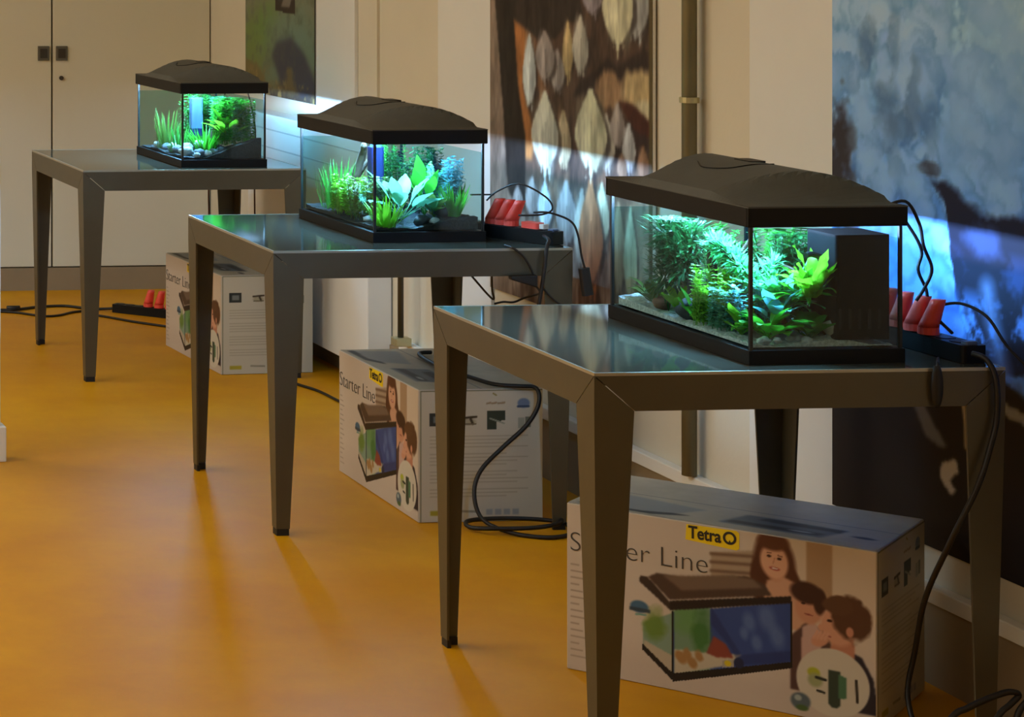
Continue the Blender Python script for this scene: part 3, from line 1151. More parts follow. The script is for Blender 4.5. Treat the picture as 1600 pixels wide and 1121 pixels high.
# driftwood arching towards the near corner, covered by moss
bw = MB()
path = [(-.03, .10, .05), (-.05, .05, .13), (-.075, .0, .205), (-.07, -.05, .19), (-.06, -.12, .15), (-.05, -.18, .11), (-.035, -.215, .06)]
bw.tube(path, [.011, .006], 9)
bw.tube([(-.055, .04, .12), (-.02, .01, .17), (.0, -.02, .225)], [.007, .003], 7)
bw.tube([(-.06, -.1, .16), (-.02, -.13, .18), (.01, -.16, .17)], [.006, .003], 7)
place(0, bw, 'driftwood', M['wood'], 'arched brown driftwood branch inside the nearest aquarium', 0, 0, 0, 'driftwood')
plant(0, moss(5, path[2:6] + [(-.02, -.13, .18)], .013, 1500, .022, .006), 'aquatic_moss', G['mint'], 'bright mint moss along the driftwood arch in the nearest aquarium', 0, 0, 0)
plant(0, moss(6, [(-.10, .16, .10), (-.09, .13, .16), (-.08, .19, .21), (-.06, .11, .20), (-.09, .09, .13)], .045, 2600, .022, .005), 'hornwort', G['deep'], 'dark green feathery bush at the far left end of the nearest aquarium', 0, 0, 0)
plant(0, stems(12, 16, .19, .05, .024, .007, .009, 5), 'stem_plant', G['mid'], 'mid green stem plant behind the dark bush in the nearest aquarium', .05, .17, .05)
plant(0, rosette(13, 14, .085, .026, .3, .9), 'broad_leaf_plant', G['olive'], 'olive broad-leaf plant low at the far left pane of the nearest aquarium', -.10, .20, .047)
plant(0, rosette(14, 12, .075, .026, .3, .9), 'broad_leaf_plant', G['lime'], 'lime broad-leaf plant at mid left pane of the nearest aquarium', -.10, .10, .05)
plant(0, rosette(15, 20, .11, .036, .3, 1.1, (.4, 1.6)), 'broad_leaf_plant', G['grass'], 'bright green broad-leaf plant at the near pane of the nearest aquarium', -.085, -.225, .045)
plant(0, rosette(16, 18, .09, .040, .35, 1.2, (.4, 1.6)), 'broad_leaf_plant', G['mid'], 'round-leaved green plant before the filter in the nearest aquarium', -.005, -.235, .045)
plant(0, fern(17, 46, .12, .018), 'java_fern', G['mint'], 'pale mint fern leaning to the filter in the nearest aquarium', -.02, -.17, .09)
plant(0, fern(18, 36, .11, .016), 'java_fern', G['grass'], 'grass-green fern above the broad leaves in the nearest aquarium', .0, -.20, .11)
plant(0, stems(19, 34, .12, .06, .018, .007, .008, 5), 'stem_plant', G['lime'], 'fine light green carpet stems along the left pane of the nearest aquarium', -.085, -.06, .046)
plant(0, stems(20, 26, .11, .055, .022, .009, .009, 4), 'stem_plant', G['teal'], 'blue-green small-leaved stems in the middle of the nearest aquarium', -.06, -.15, .05)
plant(0, stems(21, 30, .22, .06, .022, .009, .010, 4), 'stem_plant', G['mid'], 'tall green stems at the wall side of the nearest aquarium', .07, -.03, .05)
plant(0, stems(23, 30, .21, .05, .020, .009, .010, 4), 'stem_plant', G['deep'], 'tall dark stems behind the filter of the nearest aquarium', .03, -.09, .05)
plant(0, rosette(22, 12, .10, .026, .3, .9), 'broad_leaf_plant', G['deep'], 'dark leaved plant beside the stones of the nearest aquarium', -.075, -.12, .047)
plant(0, fern(24, 24, .12, .026, (.2, 1.0)), 'java_fern', G['lime'], 'lime lobed fern beside the top of the filter in the nearest aquarium', .0, -.235, .12)
plant(0, rosette(25, 16, .085, .03, .3, 1.0, (.4, 1.6)), 'broad_leaf_plant', G['lime'], 'lime broad leaves at the left pane near the corner of the nearest aquarium', -.105, -.165, .045)
plant(0, rosette(26, 14, .10, .03, .35, .8, (.3, 1.3)), 'broad_leaf_plant', G['teal'], 'blue-green broad leaves in the middle of the nearest aquarium', -.055, -.20, .07)
plant(0, rosette(27, 12, .075, .026, .3, .9), 'broad_leaf_plant', G['grass'], 'small green leaves between the stones of the nearest aquarium', -.115, .0, .046)
plant(0, stems(28, 26, .09, .04, .016, .008, .008, 5), 'stem_plant', G['pale'], 'pale fine-leaved stems along the left pane of the nearest aquarium', -.10, -.105, .046)
for k, (x, y, z, r_, mm, nm) in enumerate(((-.105, .03, .066, .030, 'dstone', 'dark round stone at the left pane of the nearest aquarium'), (-.09, -.015, .062, .022, 'stone', 'blue-grey stone beside the dark round stone, nearest aquarium'),
                                          (-.11, .145, .060, .018, 'rstone', 'brown stone behind the olive plant, nearest aquarium'), (-.03, -.16, .085, .028, 'rstone', 'brown stone among the ferns, nearest aquarium'),
                                          (.045, -.245, .07, .026, 'pstone', 'pale flat stone at the foot of the filter, nearest aquarium'), (-.07, .06, .09, .026, 'dstone', 'dark upright stone under the driftwood, nearest aquarium'))):
    stone(0, x, y, z, r_, M[mm], nm, k + 1, (1, 1, 1.3) if k == 5 else (1, 1, .75))
for k in range(9):
    r = random.Random(k + 50)
    stone(0, -.125 + .16 * r.random(), -.262 if k % 2 else -.25 + .05 * r.random(), .050, .006 + .005 * r.random(), M['pstone'], 'small pale pebble along the near bottom edge of the nearest aquarium', k + 10, group='pebbles at the near pane')

# ---- middle aquarium (index 1)
h1 = lambda x, y: .036 + .030 * max(0, min(1, (x + .03) / .15)) * max(0, min(1, (-y - .05) / .15)) + .008 * max(0, y / IL) + .004 * math.sin(x * 35) * math.sin(y * 22)
bed(1, M['dgravel'], h1, 'black gravel bed rising to the right in the middle aquarium')
plant(1, rosette(31, 13, .175, .044, .4, .75, (.35, 1.5)), 'broad_leaf_plant', G['pale'], 'big pale broad-leaf plant in the centre of the middle aquarium', -.03, -.17, .045)
plant(1, rosette(32, 10, .19, .036, .45, .4, (.2, .9)), 'broad_leaf_plant', G['grass'], 'tall green broad-leaf plant behind the pale one, middle aquarium', .05, -.13, .05)
plant(1, grass(33, 70, .10, .024, .007, .9, .8), 'grass_plant', G['lime'], 'lime grass tuft at the near left corner of the middle aquarium', -.105, -.245, .036)
plant(1, grass(34, 50, .105, .020, .007, .5, .5), 'grass_plant', G['grass'], 'green grass tuft at the right near pane of the middle aquarium', .09, -.235, .062)
plant(1, stems(35, 44, .12, .065, .015, .008, .008, 5), 'stem_plant', G['olive'], 'low olive-green stems along the left pane of the middle aquarium', -.085, -.08, .038)
plant(1, stems(36, 36, .11, .06, .016, .009, .009, 4), 'stem_plant', G['lime'], 'light green stems at mid left pane of the middle aquarium', -.10, .04, .04)
plant(1, grass(37, 80, .15, .055, .005, .35, .4), 'grass_plant', G['mid'], 'tall thin grass at the far left end of the middle aquarium', -.09, .15, .045)
plant(1, stems(38, 36, .21, .05, .022, .010, .010, 4), 'stem_plant', G['deep'], 'dark green stems at the wall side of the middle aquarium', .09, -.05, .05)
plant(1, stems(42, 24, .16, .045, .022, .010, .010, 4), 'stem_plant', G['teal'], 'blue-green stems right of the centre of the middle aquarium', .10, -.16, .06)
plant(1, stems(39, 26, .20, .06, .020, .009, .010, 4), 'stem_plant', G['mid'], 'green stems at the far wall corner of the middle aquarium', .06, .12, .05)
plant(1, rosette(40, 14, .085, .026, .3, .8), 'broad_leaf_plant', G['olive'], 'brownish-green leaves right of the pale plant, middle aquarium', .045, -.21, .058)
plant(1, rosette(41, 9, .13, .034, .35, .7), 'broad_leaf_plant', G['pale'], 'pale leaves seen through the left pane of the middle aquarium', -.06, -.03, .045)
for k, (x, y, z, r_, mm, nm) in enumerate(((.115, -.17, .11, .030, 'stone', 'blue-grey stone at the right wall pane of the middle aquarium'), (.0, -.235, .052, .022, 'dstone', 'dark stone at the near pane below the pale plant, middle aquarium'),
                                          (.03, -.25, .05, .014, 'pstone', 'small pale stone at the near pane, middle aquarium'), (.06, -.225, .075, .022, 'dstone', 'dark stone left of the right grass tuft, middle aquarium'),
                                          (-.11, -.13, .045, .014, 'pstone', 'pale pebble at the left pane of the middle aquarium'))):
    stone(1, x, y, z, r_, M[mm], nm, k + 21)
pf = thing('pump_filter', 'dark blue internal pump filter standing in the middle aquarium', 'filter', AQM[1][0] + Vector((-.03, .02, .045)), AQM[1][1])
b = MB()
b.rbox(-.018, -.022, 0, .018, .022, .185, .008)
b.build('housing', M['navyplastic'], pf)
b = MB()
b.rbox(-.013, -.016, .185, .013, .016, .198, .006)
b.build('cap', M['clearp'], pf)
bw = MB()
bw.tube([(-.09, .10, .04), (-.07, .09, .12), (-.05, .07, .20), (-.06, .03, .235)], [.016, .008], 9)
bw.tube([(-.07, .09, .12), (-.03, .10, .17), (.0, .09, .22)], [.009, .004], 8)
place(1, bw, 'driftwood', M['wood'], 'dark upright driftwood seen through the left pane of the middle aquarium', 0, 0, 0, 'driftwood')

# ---- farthest aquarium (index 2)
h2 = lambda x, y: .034 + .070 * max(0, min(1, (x + .07) / .20)) ** 1.2 * max(0, min(1, (-y + .06) / .30)) + .004 * math.sin(x * 35) * math.sin(y * 22)
bed(2, M['dgravel'], h2, 'black gravel slope rising to the right in the farthest aquarium')
plant(2, stems(51, 60, .19, .07, .022, .012, .009, 5), 'stem_plant', G['grass'], 'bright green bush filling the right side of the farthest aquarium', .08, -.17, .07)
plant(2, rosette(52, 22, .15, .034, .4, .6), 'broad_leaf_plant', G['lime'], 'round green leaves on the right in the farthest aquarium', .05, -.19, .085)
plant(2, stems(53, 34, .20, .06, .022, .011, .010, 4), 'stem_plant', G['mint'], 'mint green stems at the wall side of the farthest aquarium', .085, -.04, .06)
plant(2, grass(54, 70, .11, .035, .006, .8, .7), 'grass_plant', G['grass'], 'green grass tuft at the centre near pane of the farthest aquarium', -.04, -.19, .05)
plant(2, grass(55, 50, .16, .035, .007, .4, .4), 'grass_plant', G['olive'], 'olive grass at the far left pane of the farthest aquarium', -.10, .08, .035)
plant(2, grass(56, 40, .12, .03, .006, .6, .6), 'grass_plant', G['mid'], 'green grass tuft at the mid left pane of the farthest aquarium', -.10, -.06, .036)
plant(2, stems(57, 30, .2, .06, .022, .010, .01, 4), 'stem_plant', G['deep'], 'dark stems at the far wall corner of the farthest aquarium', .06, .16, .05)
plant(2, stems(58, 26, .2, .05, .022, .010, .01, 4), 'stem_plant', G['mid'], 'green stems behind the grey-blue filter of the farthest aquarium', .0, .06, .05)
bw = MB()
bw.tube([(.0, -.16, .05), (-.005, -.17, .10), (.015, -.165, .15), (.05, -.16, .18)], [.013, .008], 9)
place(2, bw, 'driftwood', M['wood'], 'dark curved driftwood in the centre of the farthest aquarium', 0, 0, 0, 'driftwood')
pf = thing('pump_filter', 'grey-blue internal pump filter below the hood of the farthest aquarium', 'filter', AQM[2][0] + Vector((-.02, -.02, .12)), AQM[2][1])
b = MB()
b.rbox(-.022, -.02, 0, .022, .02, .11, .008)
b.build('housing', M['clearp'], pf)
b = MB()
b.rbox(-.0225, -.0205, -.03, .0225, .0205, -.0005, .008)
b.build('sponge_cage', M['navyplastic'], pf)
sp = [(-.115, -.21, .05, .026, 'pstone'), (-.075, -.235, .048, .020, 'stone'), (-.10, -.17, .06, .024, 'pstone'), (-.045, -.24, .045, .016, 'pstone'), (-.02, -.225, .05, .018, 'stone'), (-.12, -.12, .05, .022, 'stone'),
      (-.11, -.03, .05, .022, 'pstone'), (-.115, .04, .045, .018, 'stone'), (-.09, -.26, .042, .012, 'pstone'), (.01, -.235, .055, .018, 'dstone'), (-.12, .12, .045, .02, 'pstone'), (-.06, -.19, .075, .02, 'pstone')]
for k, (x, y, z, r_, mm) in enumerate(sp):
    stone(2, x, y, z, r_, M[mm], {'pstone': 'pale bluish stone on the left floor of the farthest aquarium', 'stone': 'blue-grey stone among the pale ones, farthest aquarium', 'dstone': 'dark stone at the driftwood foot, farthest aquarium'}[mm], k + 41,
          group={'pstone': 'pale stones in the far aquarium', 'stone': 'blue-grey stones in the far aquarium', 'dstone': None}[mm])


# ================================================================ CARTONS
BL, BD, BH = 0.62, 0.345, 0.357


def paint_front(p):
    n = fbm(p.X * 40, p.Y * 40, 4, 3)
    p.C = np.zeros_like(p.C) + np.array((222, 208, 196)) / 255
    p.mix(np.clip((p.X - .33) / .12, 0, 1) * np.clip((p.Y - .10) / .1, 0, 1) * .55, (236, 214, 186))
    p.mix(np.clip((.10 - p.Y) / .06, 0, 1) * .35, (196, 180, 168))
    # blurred room behind the family
    p.poly([(.30, .25), (.30, .30), (.385, .318), (.385, .25)], (176, 152, 126), .8, 3)
    for z in (.262, .28, .297):
        p.line([(.30, z), (.38, z + .008)], .006, (128, 100, 82), 1)
    p.poly([(.485, .24), (.485, .357), (.535, .357), (.535, .24)], (184, 150, 116), .9, 2)
    # woman: hair, face, shoulders
    p.ell(.425, .30, .040, .062, (96, 56, 38), .25, 8)
    p.ell(.452, .268, .022, .055, (92, 54, 36), .3, 25)
    p.ell(.395, .265, .018, .05, (92, 54, 36), .3, 0)
    p.poly([(.40, .205), (.41, .262), (.44, .275), (.475, .262), (.50, .24), (.50, .17), (.41, .17)], (222, 172, 142), 1, 3)
    p.ell(.427, .29, .018, .026, (206, 148, 116), .4)
    p.ell(.424, .302, .027, .036, (232, 178, 146), .25, 8)
    p.ell(.414, .312, .0045, .0028, (70, 40, 30), .5)
    p.ell(.434, .309, .0045, .0028, (70, 40, 30), .5)
    p.line([(.410, .318), (.418, .319)], .0022, (110, 66, 46))
    p.line([(.431, .316), (.439, .314)], .0022, (110, 66, 46))
    p.line([(.425, .309), (.422, .298)], .0025, (206, 146, 116))
    p.ell(.425, .288, .010, .0035, (176, 74, 66), .5, -6)
    p.ell(.425, .2885, .0065, .0015, (246, 232, 222), .5, -6)
    p.ell(.422, .342, .030, .018, (104, 62, 42), .4)
    # boy behind
    p.poly([(.455, .05), (.458, .16), (.485, .19), (.53, .18), (.55, .05)], (92, 66, 62), 1, 2)
    p.poly([(.475, .10), (.478, .18), (.50, .195), (.52, .17), (.505, .10)], (214, 178, 168), 1, 2)
    p.ell(.492, .222, .027, .034, (218, 158, 128), .25)
    p.ell(.487, .250, .032, .022, (72, 44, 34), .3, -8)
    p.ell(.512, .236, .013, .026, (72, 44, 34), .3, 0)
    p.ell(.480, .228, .004, .0025, (58, 34, 28), .6)
    p.line([(.483, .208), (.497, .206)], .003, (160, 84, 72))
    # boy in front: curly hair, profile to the left
    p.poly([(.505, .10), (.52, .135), (.56, .15), (.59, .14), (.612, .10), (.622, .03), (.56, .03)], (48, 42, 52), 1, 2)
    p.poly([(.53, .135), (.535, .17), (.575, .175), (.578, .135)], (206, 140, 112), 1, 2)
    p.ell(.545, .192, .032, .038, (228, 168, 138), .25, 10)
    p.ell(.514, .186, .006, .007, (228, 168, 138), .4)
    p.ell(.572, .212, .036, .044, (98, 64, 44), .25, 0, mod=(n - .5) * .5)
    p.ell(.545, .236, .028, .018, (104, 70, 48), .3, 0, mod=(n - .5) * .5)
    p.ell(.568, .186, .007, .010, (212, 148, 120), .4)
    p.ell(.530, .202, .005, .003, (58, 34, 28), .5)
    p.line([(.518, .172), (.532, .170)], .003, (168, 86, 76))
    # hands near the mouth
    p.ell(.512, .160, .018, .012, (224, 162, 132), .3, 30)
    for k in range(4):
        p.line([(.500 + k * .007, .163), (.507 + k * .007, .177)], .005, (232, 174, 146), .6)
    # pictured aquarium
    p.poly([(.16, .127), (.222, .160), (.222, .025), (.16, .080)], (140, 168, 150), 1, 1)
    p.poly([(.222, .162), (.457, .226), (.457, .098), (.222, .025)], (58, 82, 150), 1, 1)
    p.poly([(.225, .166), (.298, .187), (.298, .050), (.225, .028)], (124, 158, 132), 1, 1)
    p.ell(.185, .13, .02, .03, (112, 146, 60), .8, 0, .9, mod=(n - .5))
    p.ell(.25, .155, .03, .03, (110, 160, 96), .8, 0, .9, mod=(n - .5))
    p.ell(.28, .13, .018, .05, (70, 124, 60), .8, 0, .9, mod=(n - .5))
    p.poly([(.163, .092), (.222, .07), (.222, .03), (.163, .080)], (196, 184, 164), 1, 1)
    p.poly([(.225, .085), (.29, .09), (.36, .10), (.34, .075), (.225, .032)], (206, 196, 176), 1, 2)
    for (x, y) in ((.24, .07), (.252, .078), (.262, .066), (.276, .08)):
        p.ell(x, y, .010, .013, (176, 134, 84), .5, 20, 1, mod=(n - .5))
    p.poly([(.29, .09), (.305, .128), (.33, .115), (.345, .09), (.31, .085)], (150, 74, 60), 1, 2)
    for (x, y, r_) in ((.375, .17, .012), (.41, .185, .016), (.365, .145, .008), (.43, .15, .014), (.39, .13, .010)):
        p.ell(x, y, r_, r_ * 1.6, (112, 138, 196), .9, 10, .6)
    p.poly([(.30, .187), (.30, .15), (.335, .115), (.35, .09), (.36, .085), (.34, .075), (.445, .1), (.457, .11), (.457, .128), (.36, .1)], (36, 48, 104), .5, 2)
    # frame and hood of the pictured tank
    p.line([(.222, .162), (.222, .022)], .004, (30, 26, 24))
    p.line([(.457, .226), (.457, .095)], .004, (30, 26, 24))
    p.poly([(.158, .085), (.222, .034), (.222, .018), (.158, .072)], (40, 34, 30))
    p.poly([(.222, .034), (.457, .105), (.457, .092), (.222, .016)], (40, 34, 30))
    p.poly([(.152, .214), (.218, .164), (.218, .180), (.17, .226), (.155, .226)], (66, 52, 46), 1, 1)
    p.poly([(.216, .184), (.458, .238), (.458, .224), (.216, .164)], (44, 34, 32), 1, 1)
    p.poly([(.17, .226), (.216, .186), (.42, .232), (.405, .252), (.37, .263), (.24, .238), (.19, .238)], (86, 66, 56), 1, 2)
    p.poly([(.20, .236), (.24, .210), (.40, .244), (.385, .258), (.34, .260), (.25, .242)], (132, 110, 94), .9, 4)
    # picture marks
    p.ell(.153, .160, .019, .013, (74, 112, 146), .3)
    p.poly([(.132, .15), (.176, .15), (.176, .158), (.132, .158)], (54, 70, 84), .9, 1)
    p.line([(.146, .143), (.166, .145)], .004, (120, 170, 160))
    p.poly([(.322, .066), (.345, .072), (.345, .087), (.322, .081)], (178, 172, 160))
    p.ell(.333, .077, .007, .006, (226, 200, 40), .4)
    p.ell(.355, .082, .010, .011, (38, 46, 82), .3)
    # round inset with filter parts
    p.ell(.536, .079, .069, .068, (222, 214, 198), .05)
    p.ell(.500, .093, .012, .010, (190, 196, 60), .4)
    p.ell(.503, .078, .014, .014, (170, 176, 128), .5)
    p.line([(.505, .084), (.522, .082)], .006, (48, 52, 48))
    p.line([(.507, .058), (.52, .056)], .005, (48, 52, 48))
    p.poly([(.528, .104), (.551, .104), (.551, .036), (.545, .030), (.533, .030), (.528, .036)], (60, 74, 62), 1, 1)
    p.poly([(.547, .098), (.562, .094), (.562, .052), (.547, .05)], (84, 128, 96), 1, 1)
    p.line([(.580, .092), (.582, .05)], .0055, (60, 54, 48))
    p.ell(.475, .030, .019, .017, (96, 112, 122), .3)
    p.ell(.47, .036, .007, .006, (176, 190, 190), .6)
    p.ell(.478, .017, .012, .006, (84, 112, 64), .5)
    # small print on the left edge
    for k in range(15):
        z = .225 - k * .014
        p.line([(.008, z), (.024 + .016 * ((k * 7) % 3) / 2, z)], .0032, (176, 160, 146), .6)


def paint_end(p):
    p.C = np.zeros_like(p.C) + np.array((206, 200, 182)) / 255
    p.line([(.004, .0), (.004, .352), (.341, .352)], .0035, (130, 130, 104))
    p.poly([(.028, .258), (.075, .258), (.075, .292), (.028, .292)], (52, 56, 54))
    p.poly([(.038, .266), (.066, .266), (.066, .284), (.038, .284)], (120, 128, 128), 1, 1)
    p.ell(.137, .268, .020, .010, (176, 168, 140), .4)
    p.line([(.118, .278), (.158, .281)], .006, (70, 60, 46))
    p.line([(.142, .275), (.148, .262)], .007, (70, 60, 46))
    p.line([(.120, .262), (.156, .262)], .004, (112, 102, 82))
    p.poly([(.187, .246), (.239, .246), (.239, .296), (.187, .296)], (58, 66, 56))
    p.poly([(.213, .246), (.239, .246), (.239, .271), (.213, .267)], (206, 200, 182))
    p.line([(.195, .276), (.235, .262)], .004, (150, 156, 140))
    p.poly([(.273, .248), (.291, .248), (.291, .276), (.273, .276)], (166, 168, 152))
    p.poly([(.294, .250), (.308, .250), (.308, .278), (.294, .278)], (120, 124, 108))
    for (x0, x1) in ((.187, .197), (.201, .213), (.218, .236)):
        p.line([(x0, .316), (x1, .318)], .005, (160, 140, 110))
    p.ell(.289, .316, .017, .013, (120, 138, 166), .3)
    p.line([(.273, .307), (.303, .307)], .006, (70, 86, 112))
    p.line([(.205, .343), (.213, .338)], .004, (150, 136, 70))
    for k in range(18):
        z = .229 - k * .0095
        if k % 5 == 4:
            continue
        for (x0, x1) in ((.03, .30 - .03 * (k % 3)),):
            p.line([(x0, z), (x1, z)], .0028, (178, 170, 148), .8)
    p.poly([(.03, .016), (.075, .016), (.075, .030), (.03, .030)], (176, 164, 58), 1, 1)
    p.line([(.11, .028), (.16, .026)], .006, (150, 146, 128))
    for k in range(4):
        p.poly([(.185 + k * .024, .016), (.203 + k * .024, .016), (.203 + k * .024, .032), (.185 + k * .024, .032)], (150, 156, 164), .8, 1)


def paint_top(p):
    n = fbm(p.X * 25, p.Y * 25, 9, 3)
    p.C = np.zeros_like(p.C) + np.array((182, 172, 148)) / 255 + ((n - .5) * .08)[..., None]
    p.poly([(.30, .04), (.50, .04), (.53, .13), (.33, .14)], (96, 102, 106), 1, 3)
    p.poly([(.31, .05), (.49, .05), (.50, .075), (.32, .075)], (40, 40, 42), 1, 2)
    p.poly([(.36, .105), (.52, .10), (.525, .125), (.37, .132)], (48, 46, 46), 1, 2)
    p.ell(.455, .065, .025, .006, (150, 156, 158), .6)
    p.ell(.57, .09, .022, .009, (60, 62, 66), .6)
    p.poly([(.02, .03), (.20, .03), (.25, .12), (.04, .16)], (128, 134, 138), .7, 3)
    p.poly([(.02, .015), (.17, .015), (.24, .05), (.21, .052), (.15, .03), (.02, .034)], (34, 32, 32), 1, 2)
    p.line([(0, .172), (.62, .172)], .003, (120, 120, 118))


def make_carton():
    t = thing('carton', '', 'box')
    b = MB()
    b.box(0, 0, 0, BL, BD, BH)
    b.build('body', M['card'], t, bevel=0.003)
    pf = Paint(BL - .004, BH - .004, .0019, (220, 210, 200))
    paint_front(pf)
    pf.C *= 0.92
    f = pf.build('front_print', M['print'], t, (.002, -.0006, .002), (1, 0, 0), (0, 0, 1))
    pe = Paint(BD - .004, BH - .004, .0022, (206, 200, 182))
    paint_end(pe)
    pe.build('end_print', M['print'], t, (BL + .0006, .002, .002), (0, 1, 0), (0, 0, 1))
    pt = Paint(BL - .004, BD - .004, .004, (160, 166, 168))
    paint_top(pt)
    pt.build('top_print', M['print'], t, (.002, .002, BH + .0006), (1, 0, 0), (0, 1, 0))
    text_mesh('headline', 'Starter Line', .060, M['ink'], f, (.008, -.0014, .256), (1, 0, 0.0), (0, 0, 1), width=.287, bold=-.0012)
    b = MB()
    y = -.0012
    q = [(.250, .320), (.352, .314), (.358, .318), (.358, .350), (.352, .354), (.252, .352)]
    b.add([(x, y, z) for x, z in q] + [(x, y + .0005, z) for x, z in q], [tuple(range(6)), tuple(range(11, 5, -1))] + [(i, i + 6, (i + 1) % 6 + 6, (i + 1) % 6) for i in range(6)])
    lg = b.build('logo_patch', M['yellow'], f)
    text_mesh('logo_text', 'Tetra', .036, M['navy'], f, (.256, -.0018, .325), (1, 0, 0), (0, 0, 1), width=.066, bold=.0008)
    b = MB()
    n = 24
    vs, fs = [], []
    for k in range(n):
        a = 2 * PI * k / n
        for r_ in (.0085, .0135):
            vs.append((.339 + r_ * math.cos(a), -.0018, .337 + r_ * math.sin(a)))
    for k in range(n):
        j = (k + 1) % n
        fs.append((2 * k, 2 * k + 1, 2 * j + 1, 2 * j))
    b.add(vs, fs)
    b.add([(.3355, -.00185, .3255), (.343, -.00185, .3255), (.339, -.00185, .3335)], [(0, 1, 2)])
    b.build('logo_ring', M['navy'], f)
    return t


CART = [((2.212, 4.869, 0), math.radians(-45.8), 'largest-looking starter kit carton standing turned under the nearest table'),
        ((2.366, 6.733, 0), math.radians(-90.0), 'starter kit carton under the middle table, coiled cord before it'),
        ((2.430, 8.868, 0), math.radians(-87.0), 'starter kit carton under the farthest table, half hidden by a table leg')]
c0 = make_carton()
for i, (loc, rz, lab) in enumerate(CART):
    c = c0 if i == 0 else copy_tree(c0)
    c.location = loc
    c.rotation_euler = (0, 0, rz)
    tag(c, lab, 'box', 'aquarium starter kit cartons')


# ================================================================ POWER STRIPS, PLUGS, CORDS
def power_strip(label, loc, rotz, length):
    t = thing('power_strip', label, 'power strip', loc, rotz)
    b = MB()
    b.rbox(0, -.026, 0, length, .026, .034, .008)
    b.build('housing', M['black'], t)
    b = MB()
    n = int(length / .045)
    for k in range(n):
        b.disc((.03 + k * .045, 0), .019, .0341, .036, 16)
    b.build('socket', M['rubber'], t)
    b = MB()
    b.rbox(length - .026, -.012, .034, length - .008, .012, .040, .003)
    b.build('switch', M['clearp'], t)
    return t


def plug(label, base, lean, rotz, group, m='red'):
    """angled plug: round foot, flat grip leaning sideways"""
    t = thing('power_plug', label, 'plug', base, rotz)
    b = MB()
    b.disc((0, 0), .020, .0, .014, 16)
    b.build('plug_foot', M[m], t)
    b = MB()
    rings = []
    for k in range(6):
        q = k / 5
        wd = .021 - .005 * q
        th = .019 - .006 * q
        off = lean * q
        z = .014 + .056 * q
        rings.append([(off + th * math.cos(2 * PI * j / 12), wd * math.sin(2 * PI * j / 12), z) for j in range(12)])
    b.loft(rings)
    b.build('grip', M[m], t, smooth=True)
    return t


def cordobj(name, label, pts, r=.0035, m='cord', cat='cord', group=None, under=None):
    b = MB()
    b.tube(pts, r, 8)
    o = b.build(name, M[m], smooth=True)
    if under:
        bpy.context.view_layer.update()
        o.parent = under
        o.matrix_parent_inverse = under.matrix_world.inverted()
        return o
    return tag(o, label, cat, group)


ZT = TH + 0.0005
# strip on the middle table
bx, by, ba = 2.595, 6.305, math.radians(-61)
strip_b = power_strip('black power strip with red plugs on the middle table', (bx, by, ZT), ba, .28)
ca, sa = math.cos(ba), math.sin(ba)
for k, (d, ln) in enumerate(((.066, .026), (.097, .028), (.128, .030))):
    plug(('left', 'second', 'third')[k] + ' standing red plug on the middle table strip', (bx + d * ca, by + d * sa, ZT + .036), ln, ba, 'red plugs standing on the middle strip')
p4 = thing('power_plug', 'red plug lying flat near the white end of the middle strip', 'plug', (bx + .190 * ca, by + .190 * sa, ZT + .036), ba)
b = MB()
b.rbox(-.02, -.017, 0, .035, .017, .016, .007)
b.build('grip', M['red'], p4)
b = MB()
b.rbox(.0355, -.012, .002, .052, .012, .014, .004)
b.build('plug_tip', M['white'], p4)
# strip on the nearest table
cx_, cy_, ca_ = 2.757, 4.60, math.radians(-88)
strip_c = power_strip('black power strip with red plugs on the nearest table', (cx_, cy_, ZT), ca_, .30)
ca, sa = math.cos(ca_), math.sin(ca_)
for k, (d, ln) in enumerate(((.03, .014), (.08, .016), (.13, .02), (.175, .02))):
    plug(('farthest', 'second farthest', 'second nearest', 'nearest')[k] + ' red plug on the nearest table strip beside the glass', (cx_ + d * ca - .012, cy_ + d * sa, ZT + .036), ln, ca_ + .5, 'red plugs standing on the nearest strip')
# strip on the floor at the back
ax, ay, aa = 2.435, 9.69, math.radians(-44)
strip_a = power_strip('black power strip with red plugs on the floor before the cupboard', (ax, ay, 0.0005), aa, .34)
ca, sa = math.cos(aa), math.sin(aa)
for k, (d, ln) in enumerate(((.16, .014), (.21, .014), (.26, .016))):
    plug(('left', 'middle', 'right')[k] + ' red plug on the floor strip before the cupboard', (ax + d * ca, ay + d * sa, .0365), ln, aa, 'red plugs on the floor strip')

# cords of the nearest table
cordobj('lamp_cord', None, [(2.648, 4.42, 1.035), (2.70, 4.42, 1.05), (2.729, 4.42, 1.005), (2.738, 4.42, .961), (2.755, 4.42, .916), (2.747, 4.43, .878), (2.735, 4.44, .85)], .0032, under=AQO[0])
cordobj('pump_cord', None, [(2.648, 4.46, 1.035), (2.69, 4.45, 1.035), (2.72, 4.45, 1.005), (2.752, 4.45, .95), (2.745, 4.45, .91), (2.762, 4.45, .87), (2.765, 4.44, .83), (2.772, 4.38, .795)], .0032, under=AQO[0])
cordobj('plug_cord', None, [(2.757, 4.42, .84), (2.80, 4.40, .85), (2.83, 4.36, .83), (2.85, 4.33, .78), (2.875, 4.30, .74), (2.90, 4.27, .70)], .003, under=strip_c)
cordobj('strip_cord', None, [(2.752, 4.285, .772), (2.765, 4.262, .765), (2.775, 4.247, .73), (2.776, 4.245, .659), (2.760, 4.242, .599), (2.735, 4.242, .526), (2.700, 4.27, .417), (2.705, 4.36, .284), (2.72, 4.42, .16), (2.705, 4.42, .07), (2.70, 4.36, .006), (2.72, 4.28, .006)], .0055, under=strip_c)
sw = thing('cord_switch', 'black oval inline switch hanging over the nearest table edge', 'switch', (2.660, 4.251, .715))
b = MB()
rings = []
